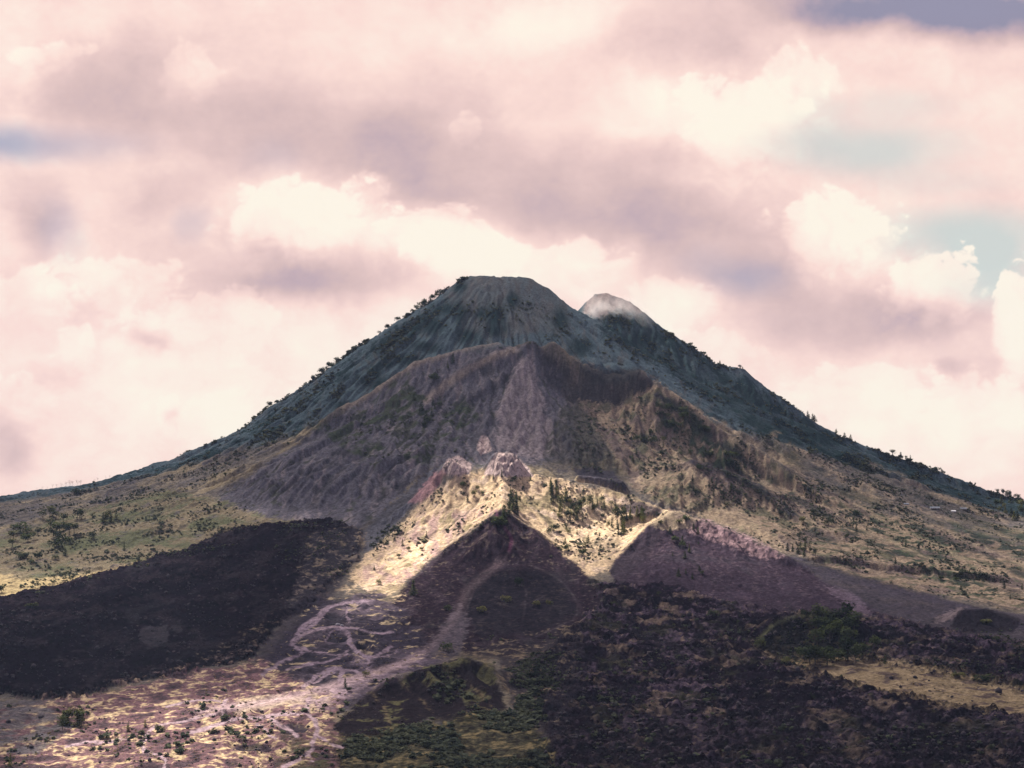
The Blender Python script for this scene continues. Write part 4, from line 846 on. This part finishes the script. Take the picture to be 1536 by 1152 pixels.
def house(px_, py_, wpx, hpx, depth, roof, label, rz=0.0):
    p = place(px_, py_); s = p[1]/F; w, h = wpx*s, hpx*s
    r = bpy.data.objects.new('low_building', None); C.objects.link(r); r.location = (p[0], p[1], p[2]-.4); r.rotation_euler = (0,0,rz); r['label'] = label; r['category'] = 'building'; r['group'] = 'low buildings below the right forest'
    v, f_ = [], []; box(v, f_, (0,0,0), (w, depth, h*.6)); part('wall', v, f_, M_WALL, r)
    a, b, z0, z1 = w/2+.6, depth/2+.8, h*.6+.01, h*1.05
    v = [(-a,-b,z0),(a,-b,z0),(a,b,z0),(-a,b,z0),(-a,0,z1),(a,0,z1)]; part('roof', v, [(0,3,2,1),(0,1,5,4),(2,3,4,5),(0,4,3),(1,2,5)], roof, r)
    v, f_ = [], []
    for i in range(int(w//4)): box(v, f_, (-w/2+2+4*i, -depth/2-.03, h*.18), (1.4,.1,h*.25))
    part('window', v, f_, M_GLASS, r)
house(1402,763,14,3.2,9,M_ROOF,'long low building with a grey roof below the right forest')
house(1430,768,6,2.8,7,M_ROOFW,'small building with a bright white roof right of the long one')
house(1445,764,9,2.8,8,M_ROOF,'low grey roofed building behind the white roofed one')
house(1359,757,7,2.6,7,M_ROOF,'small building at the left end, beside dark trees under the forest')

# ------------------------------------------------------------------ smoke and haze
def volume_obj(name, loc, size, dens, colr, nscale, label, lo=.45, hi=.75, rz=0.0, aniso=0.3):
    import bmesh
    bm = bmesh.new(); bmesh.ops.create_icosphere(bm, subdivisions=3, radius=1.0); me = bpy.data.meshes.new(name); bm.to_mesh(me); bm.free()
    o = bpy.data.objects.new(name, me); C.objects.link(o); o.location = loc; o.scale = size; o.rotation_euler = (0, rz, 0)
    m_, t_ = new_mat(name); n = NT(t_); u_ = n.n('ShaderNodeOutputMaterial'); pv = n.n('ShaderNodeVolumePrincipled'); tc = n.n('ShaderNodeTexCoord')
    pv.inputs['Color'].default_value = (*colr, 1); pv.inputs['Anisotropy'].default_value = aniso
    rad = n.vm('LENGTH', tc.outputs['Object']); fall = n.mr(rad, 0.25, 1.0, 1.0, 0.0)
    ns = n.mr(n.noise(n.vm('MULTIPLY', tc.outputs['Object'], (1,1,.55)), nscale, 4, .6), lo, hi)
    n.l(n.m('MULTIPLY', n.m('MULTIPLY', fall, ns), dens), pv.inputs['Density']); n.l(pv.outputs[0], u_.inputs[1])
    me.materials.append(m_); o['kind'] = 'stuff'; o['label'] = label; o['category'] = 'smoke'; return o
p = P3(925, 462, 4265); volume_obj('smoke', p, (105, 34, 46), .026, (.98,.94,.92), 1.6, 'thin pale smoke veiling the second peak behind the summit', .43, .62, 0.35)
p = P3(890, 474, 4235); volume_obj('smoke', p, (58, 22, 36), .035, (.95,.96,.97), 1.8, 'whitish smoke rising from the notch between summit and second peak', .43, .62, -0.6)
p = P3(102, 735, 4215); volume_obj('smoke', (p[0],p[1]+22,p[2]), (42, 18, 20), .05, (.9,.95,.98), 1.5, 'small puff of pale steam behind the far left skyline', .2, .5)
def haze(dens):
    v, f_ = [], []; z0 = float(Z.min())-2; box(v, f_, (0, 3150, z0), (11200, 6500, 520-z0))
    m_, t_ = new_mat('haze'); n = NT(t_); u_ = n.n('ShaderNodeOutputMaterial'); pv = n.n('ShaderNodeVolumePrincipled')
    pv.inputs['Color'].default_value = (.50,.66,1.0,1); pv.inputs['Density'].default_value = dens; pv.inputs['Anisotropy'].default_value = 0.2
    n.l(pv.outputs[0], u_.inputs[1]); o = bpy.data.objects.new('haze', mesh_from('haze', v, f_, [m_])); C.objects.link(o); o['kind'] = 'stuff'
haze(1.0e-5)

# ------------------------------------------------------------------ clouds overhead (out of the picture), their gaps shaped to put sun on chosen parts of the land
LIT = np.full(gx.shape, .17, f32)
def lit(pts, v, soft):
    global LIT
    m_ = poly(pts, soft); LIT = LIT*(1-m_) + v*m_
lit([(-250,760),(0,770),(250,730),(480,770),(350,800),(120,870),(0,905),(-250,960)], .42, 30)
lit([(-250,850),(0,850),(120,850),(260,825),(290,835),(120,885),(0,920),(-250,990)], .85, 18)
lit([(860,600),(1000,570),(1200,700),(1536,790),(1800,850),(1800,960),(1536,930),(1200,840),(1000,770),(900,720)], .45, 40)
lit([(0,760),(400,620),(690,405),(860,405),(1140,550),(1536,745),(1300,720),(1040,610),(985,565),(800,505),(625,535),(520,600),(330,740),(200,760)], .33, 20)
lit([(840,420),(1010,420),(1010,505),(850,480)], .85, 10)
lit([(1480,770),(1536,740),(1800,740),(1800,800),(1500,800)], .8, 20)
lit([(1140,990),(1800,990),(1800,1100),(1400,1070)], .42, 30)
lit([(455,935),(525,835),(595,772),(655,705),(690,676),(730,660),(780,672),(850,705),(950,740),(1020,755),(1130,805),(1090,840),(960,835),(900,870),(760,830),(700,830),(640,900),(560,935)], 1.0, 34)
lit([(520,800),(600,735),(655,690),(668,700),(640,740),(570,810)], .3, 12)
lit([(30,1095),(120,1060),(260,1035),(380,1015),(470,1000),(520,1010),(540,1030),(480,1060),(430,1110),(420,1152),(400,1230),(-60,1230)], 1.0, 34)
lit([(860,890),(1140,930),(1536,960),(1800,990),(1800,1240),(760,1240),(820,1000)], .27, 30)
lit([(400,900),(470,930),(560,930),(640,960),(560,1030),(420,1010)], .34, 24)
lit([(880,800),(940,850),(1100,850),(1300,900),(1330,930),(1100,930),(900,880)], .22, 22)
lit([(995,762),(1060,774),(1130,802),(1200,838),(1160,856),(1080,846),(1010,812)], .85, 22)
lit([(610,900),(700,830),(752,790),(830,850),(890,900),(860,960),(700,980)], .26, 22)
lit([(470,1075),(590,1000),(700,970),(770,1000),(790,1090),(600,1140),(480,1130)], .36, 22)
def clouds():
    zc = 2000.0; nx, ny = 230, 250
    xs, yy = np.linspace(-3300, 1300, nx), np.linspace(2500, 6900, ny)
    XX, YY = np.meshgrid(xs, yy)
    hit = np.zeros(XX.shape, bool); T = np.full(XX.shape, .17)
    logy = np.log(ys)
    for t in np.arange(1900, 3400, 8.0):
        qx, qy, qz = XX-SUN[0]*t, YY-SUN[1]*t, zc-SUN[2]*t
        u = qx/np.maximum(qy, 1); ci = np.clip(np.interp(u, us, np.arange(NU)), 0, NU-1); ri = np.clip(np.interp(qy, ys, np.arange(NY)), 0, NY-1)
        h = Z[ri.astype(int), ci.astype(int)]
        new = (~hit) & (qz <= h) & (qy > 1000)
        if new.any():
            ppx = CX+F*u[new]; ppy = HY-F*h[new]/qy[new]
            T[new] = samp(LIT, np.clip(ppx,-190,1700), np.clip(ppy,-50,1200)); hit |= new
    for _ in range(2):
        Tp = np.pad(T, 1, mode='edge'); T = (Tp[1:-1,1:-1]*4+Tp[:-2,1:-1]+Tp[2:,1:-1]+Tp[1:-1,:-2]+Tp[1:-1,2:])/8
    edge = np.minimum(np.minimum(XX-xs[0], xs[-1]-XX), np.minimum(YY-yy[0], yy[-1]-YY)); T = 1-(1-T)*sstep(0, 250, edge)
    a = 1-np.sqrt(np.clip(T, 0.001, 1))
    thick = 30+160*np.clip(1-T, 0, 1)*(0.6+0.5*fbm(XX/300, YY/300, 4)); low = 20*fbm(XX/200, YY/200, 3, .5, 9.)
    top = np.stack([XX, YY, zc+thick], -1).reshape(-1,3); bot = np.stack([XX, YY, zc-low-6], -1).reshape(-1,3)
    n_ = nx*ny; i = np.arange(n_).reshape(ny, nx); q = np.stack([i[:-1,:-1], i[:-1,1:], i[1:,1:], i[1:,:-1]], -1).reshape(-1,4)
    rim = np.concatenate([i[0,:], i[1:,-1], i[-1,-2::-1], i[-2:0:-1,0]]); rq = np.stack([rim, np.roll(rim,-1), np.roll(rim,-1)+n_, rim+n_], -1)
    fs = np.concatenate([q, q[:,::-1]+n_, rq[:, ::-1]]); vs = np.concatenate([top, bot]).astype(f32)
    me = bpy.data.meshes.new('clouds'); me.vertices.add(len(vs)); me.vertices.foreach_set('co', vs.ravel()); me.loops.add(fs.size); me.loops.foreach_set('vertex_index', fs.ravel().astype(np.int32))
    me.polygons.add(len(fs)); me.polygons.foreach_set('loop_start', np.arange(0, fs.size, 4, dtype=np.int32)); me.polygons.foreach_set('use_smooth', np.ones(len(fs), bool))
    at_ = me.attributes.new('thickness', 'FLOAT', 'POINT'); at_.data.foreach_set('value', np.concatenate([a.ravel()]*2).astype(f32)); me.update(calc_edges=True)
    m_, t_ = new_mat('cloud_vapour'); n = NT(t_); u_ = n.n('ShaderNodeOutputMaterial'); tr = n.n('ShaderNodeBsdfTransparent'); df = n.n('ShaderNodeBsdfDiffuse'); tl = n.n('ShaderNodeBsdfTranslucent'); mx = n.n('ShaderNodeMixShader'); m2 = n.n('ShaderNodeMixShader')
    df.inputs[0].default_value = tl.inputs[0].default_value = (.9,.88,.88,1); m2.inputs[0].default_value = .6
    ab = n.n('ShaderNodeAttribute'); ab.attribute_name = 'thickness'
    n.l(df.outputs[0], m2.inputs[1]); n.l(tl.outputs[0], m2.inputs[2]); n.l(ab.outputs['Fac'], mx.inputs[0]); n.l(tr.outputs[0], mx.inputs[1]); n.l(m2.outputs[0], mx.inputs[2]); n.l(mx.outputs[0], u_.inputs[0])
    me.materials.append(m_); o = bpy.data.objects.new('clouds', me); C.objects.link(o); o['kind'] = 'structure'
clouds()

# ------------------------------------------------------------------ sky: a far curved backdrop of cloud ahead, open sky all round
EXPO = 1.0
def lin(r, g, b):
    return tuple((c/12.92 if c <= .04045 else ((c+.055)/1.055)**2.4) for c in (r/255, g/255, b/255))
def skyc(r, g, b, k=1.0): return tuple(c*k/2**EXPO for c in lin(r, g, b)) + (1.0,)
def billow(x, y, o=5, g=0.5, s=0.0):
    r = 0; a = 1.0; n = 0
    for k in range(o):
        r = r + a*(1-np.abs(perlin(x*2**k+s+13.7*k, y*2**k-s+7.9*k))*2.0); n += a; a *= g
    return r/n
def sky():
    ax = np.concatenate([-16-np.linspace(0,1,50)[:0:-1]**1.3*44, np.linspace(-16,16,1080), 16+np.linspace(0,1,50)[1:]**1.3*44])
    el = np.concatenate([np.linspace(-9,-2,20)[:-1], np.linspace(-2,15,600), np.linspace(15,33,40)[1:]])
    A, E = np.meshgrid(np.radians(ax), np.radians(el)); RD = 24000.0
    x, y, z = RD*np.sin(A)*np.cos(E), RD*np.cos(A)*np.cos(E), RD*np.sin(E)
    px, py = CX + F*x/y, HY - F*z/y
    w1x, w1y = 42*fbm(px/290, py/230, 3, .5, 3.), 34*fbm(px/290, py/230, 3, .5, 47.)
    w2x, w2y = 20*fbm(px/75, py/62, 4, .55, 5.), 17*fbm(px/75, py/62, 4, .55, 71.)
    w3x, w3y = 4*fbm(px/24, py/20, 4, .5, 9.), 4*fbm(px/24, py/20, 4, .5, 91.)
    bx, by = px+w1x+w2x, py+w1y+w2y; cx_, cy_ = px+.5*w1x+.7*w2x+w3x, py+.5*w1y+.7*w2y+w3y
    pf = .62 - billow(cx_/105, cy_/82, 5, .5, 11.); pf2 = .62 - billow(cx_/36, cy_/30, 4, .5, 19.)
    def soft(lst, x=bx, y=by, a=.10, b=1.12):
        o = np.zeros(px.shape)
        for q in lst: o += q[4]*(1-sstep(a, b, np.hypot((x-q[0])/q[2], (y-q[1])/q[3])))
        return o
    shade = soft([(200,120,270,95,.34),(110,165,210,60,.16),(430,205,280,100,.44),(60,300,75,75,.30),(50,350,55,60,.36),(250,290,95,50,.26),(640,200,160,160,.30),(610,290,90,55,.10),(1000,235,70,50,.12),
        (850,285,380,110,.40),(760,320,170,55,.12),(1040,370,270,85,.42),(1130,425,120,52,.26),(1265,475,260,66,.42),(1380,470,130,50,.22),(480,418,220,55,.46),(375,350,70,40,.22),(330,400,190,85,.26),
        (1430,-4,330,84,.62),(1480,20,160,60,.25),(1280,20,140,40,.2),(1180,0,220,56,.34),(1470,24,200,60,.3),(228,512,48,30,.34),(265,632,24,22,.34),(8,640,60,75,.40),(30,690,40,36,.24),(1090,85,190,80,.24),(1445,560,110,60,.24),(1000,60,180,70,.15),(90,555,110,40,.18),(820,130,140,60,.12),(150,470,60,40,.12),(1410,545,30,20,.2)])
    light = soft([(470,330,190,80,.34),(650,352,120,62,.32),(760,395,270,52,.40),(1060,170,190,140,.34),(1185,125,95,75,.22),(1255,340,120,85,.28),(300,590,430,150,.30),(1340,620,310,120,.30),(1010,480,150,70,.28),(25,110,70,150,.26),
        (830,25,200,75,.28),(1400,425,120,60,.22),(1525,480,45,75,.36),(1490,150,150,60,.14),(300,110,70,45,.16),(600,490,270,70,.18),(900,420,90,30,.18),(170,410,120,80,.18),(1500,660,160,90,.14),(700,60,120,60,.10)])
    # heaped clouds: a crisp sunlit upper edge, fading into shade below
    heap = np.zeros(px.shape)
    for (qx, qy, rx, ry, w) in [(455,335,130,62,.34),(540,312,46,44,.20),(655,362,78,48,.28),(760,402,170,36,.26),(1245,350,98,66,.36),(1300,372,60,60,.26),(1195,120,60,60,.26),(1135,200,110,90,.22),(1405,440,80,66,.32),(1528,490,48,90,.34),(112,520,36,44,.26),(75,84,62,24,.24),
            (50,450,90,40,.24),(170,440,100,60,.18),(300,500,130,60,.16),(1000,470,90,50,.18),(1440,620,90,60,.16),(1290,600,120,60,.16),(700,200,22,44,.16),(290,120,40,60,.14),(380,640,140,50,.12),(1060,540,100,40,.14),(30,600,60,40,.14)]:
        r = np.hypot((cx_-qx)/rx, (cy_-qy)/ry); up = sstep(.5, -.5, (cy_-qy)/ry)
        v = 1 - r + .62*pf + .15*pf2
        heap += .82*w*sstep(0.0, 0.62-.40*up, v)*(.30+.70*sstep(-.1, 1.1, 1-(cy_-qy+ry)/(2.2*ry)))
    hz = np.clip((heap+.4*light)/.35, 0, 1)
    d = .19 + 1.2*shade - .85*light - heap + .20*fbm(bx/130, by/95, 5, .5, 23.) - (.10+.26*hz)*pf - (.03+.16*hz)*pf2 + .05*fbm(px/14, py/10, 3, .6, 29.)
    blue = soft([(40,214,260,42,.5),(-30,216,160,50,.34),(410,238,75,48,.18),(90,340,60,70,.32),(1120,418,95,45,.42),(1060,395,60,40,.2),(1450,14,240,44,.10),(285,335,36,40,.25)], px+.5*w1x+w2x, py+.35*w1y+.5*w2y, 0, 1)
    tx, ty = px+.8*w1x+1.3*w2x+w3x, py+.3*w1y+.5*w2y+.5*w3y
    teal = soft([(1300,225,200,62,.85),(1455,350,220,62,1.0),(1490,410,120,70,.95),(1230,180,60,60,.30),(1410,275,170,28,.25),(1340,160,150,34,.30)], tx, ty, .1, 1)*(1-sstep(.12, .26, heap))
    far = sstep(800, 1100, np.hypot((px-CX), (py-350)*1.1)); d = d*(1-far) + far*(.25+.5*fbm(px/300, py/200, 5, .55, 61.)); blue *= 1-far; teal = .85*np.minimum(teal*(1-far), 1)
    vs = np.stack([x, y, z], -1).reshape(-1,3).astype(f32); ny, nx = px.shape; idx_ = np.arange(nx*ny, dtype=np.int32).reshape(ny, nx)
    fs = np.stack([idx_[:-1,:-1], idx_[1:,:-1], idx_[1:,1:], idx_[:-1,1:]], -1).reshape(-1,4)
    me = bpy.data.meshes.new('sky'); me.vertices.add(len(vs)); me.vertices.foreach_set('co', vs.ravel()); me.loops.add(fs.size); me.loops.foreach_set('vertex_index', fs.ravel())
    me.polygons.add(len(fs)); me.polygons.foreach_set('loop_start', np.arange(0, fs.size, 4, dtype=np.int32)); me.update(calc_edges=True)
    for nm, v in (('cloud_depth', d), ('blue_shade', blue), ('clear_gap', teal)):
        a_ = me.attributes.new(nm, 'FLOAT', 'POINT'); a_.data.foreach_set('value', v.ravel().astype(f32))
    m_, t_ = new_mat('cloudy_sky'); n = NT(t_); u_ = n.n('ShaderNodeOutputMaterial'); em = n.n('ShaderNodeEmission')
    def attr(nm):
        k_ = n.n('ShaderNodeAttribute'); k_.attribute_name = nm; return k_.outputs['Fac']
    rp = n.n('ShaderNodeValToRGB'); n.l(n.mr(attr('cloud_depth'), -.35, 1.25, 0, 1, False), rp.inputs[0])
    pos = lambda v: (v+.35)/1.6
    els = [(-.30,(255,246,230)),(-.05,(255,238,225)),(.20,(252,221,212)),(.45,(236,205,200)),(.70,(217,189,187)),(.95,(192,170,179)),(1.2,(150,146,168))]
    cr_ = rp.color_ramp; cr_.elements[0].position = pos(els[0][0]); cr_.elements[0].color = skyc(*els[0][1]); cr_.elements[1].position = pos(els[-1][0]); cr_.elements[1].color = skyc(*els[-1][1])
    for e in els[1:-1]: cr_.elements.new(pos(e[0])).color = skyc(*e[1])
    c1 = n.mix(n.m('MINIMUM', attr('blue_shade'), 0.85), rp.outputs[0], skyc(150,160,188))
    c1 = n.mix(attr('clear_gap'), c1, skyc(200,213,210)); n.l(c1, em.inputs[0]); n.l(em.outputs[0], u_.inputs[0])
    m_.cycles.emission_sampling = 'NONE'; me.materials.append(m_)
    o = bpy.data.objects.new('sky', me); C.objects.link(o); o['kind'] = 'structure'
sky()
W = bpy.data.worlds.new('World'); bpy.context.scene.world = W; W.use_nodes = True
wt = W.node_tree; wt.nodes.clear(); N = NT(wt)
wo = N.n('ShaderNodeOutputWorld'); bg = N.n('ShaderNodeBackground'); tc = N.n('ShaderNodeTexCoord'); D = tc.outputs['Generated']
st = N.n('ShaderNodeTexSky'); st.sky_type = 'NISHITA'; st.sun_disc = False
st.sun_elevation = math.asin(SUN[2]); st.sun_rotation = math.atan2(SUN[0], SUN[1])
gn = N.noise(N.vm('MULTIPLY', D, (1,1,2)), 3.0, 4, 0.6)
c2 = N.mix(N.mr(gn, .35, .65), skyc(112,116,164,.8), skyc(212,194,210,.8))
N.l(N.mix(0.85, N.vm('SCALE', st.outputs[0], c=0.05), c2), bg.inputs[0]); bg.inputs[1].default_value = 1.0; N.l(bg.outputs[0], wo.inputs[0])
W.cycles.sampling_method = 'MANUAL'; W.cycles.sample_map_resolution = 256

# ------------------------------------------------------------------ sun, camera, view
sd = bpy.data.lights.new('sun', 'SUN'); sd.energy = 5.0; sd.angle = math.radians(0.5); sd.color = (1.0, .93, .82)
so = bpy.data.objects.new('sun', sd); C.objects.link(so)
from mathutils import Vector
so.rotation_euler = Vector(SUN).to_track_quat('Z', 'Y').to_euler(); so.location = (0, 0, 3000)
cd = bpy.data.cameras.new('camera'); cd.sensor_width = 36; cd.lens = 36*F/1536; cd.shift_y = (HY-576)/1536; cd.clip_start = 1; cd.clip_end = 60000
co = bpy.data.objects.new('camera', cd); C.objects.link(co); co.rotation_euler = (math.radians(90), 0, 0); bpy.context.scene.camera = co
s = bpy.context.scene
s.view_settings.view_transform = 'Standard'; s.view_settings.look = 'None'; s.view_settings.exposure = EXPO; s.view_settings.gamma = 1
s.cycles.use_denoising = True; s.cycles.max_bounces = 6; s.cycles.volume_bounces = 1; s.cycles.transparent_max_bounces = 12; s.cycles.caustics_reflective = False; s.cycles.caustics_refractive = False
print('trees', CNT, 'objects', len(bpy.data.objects))
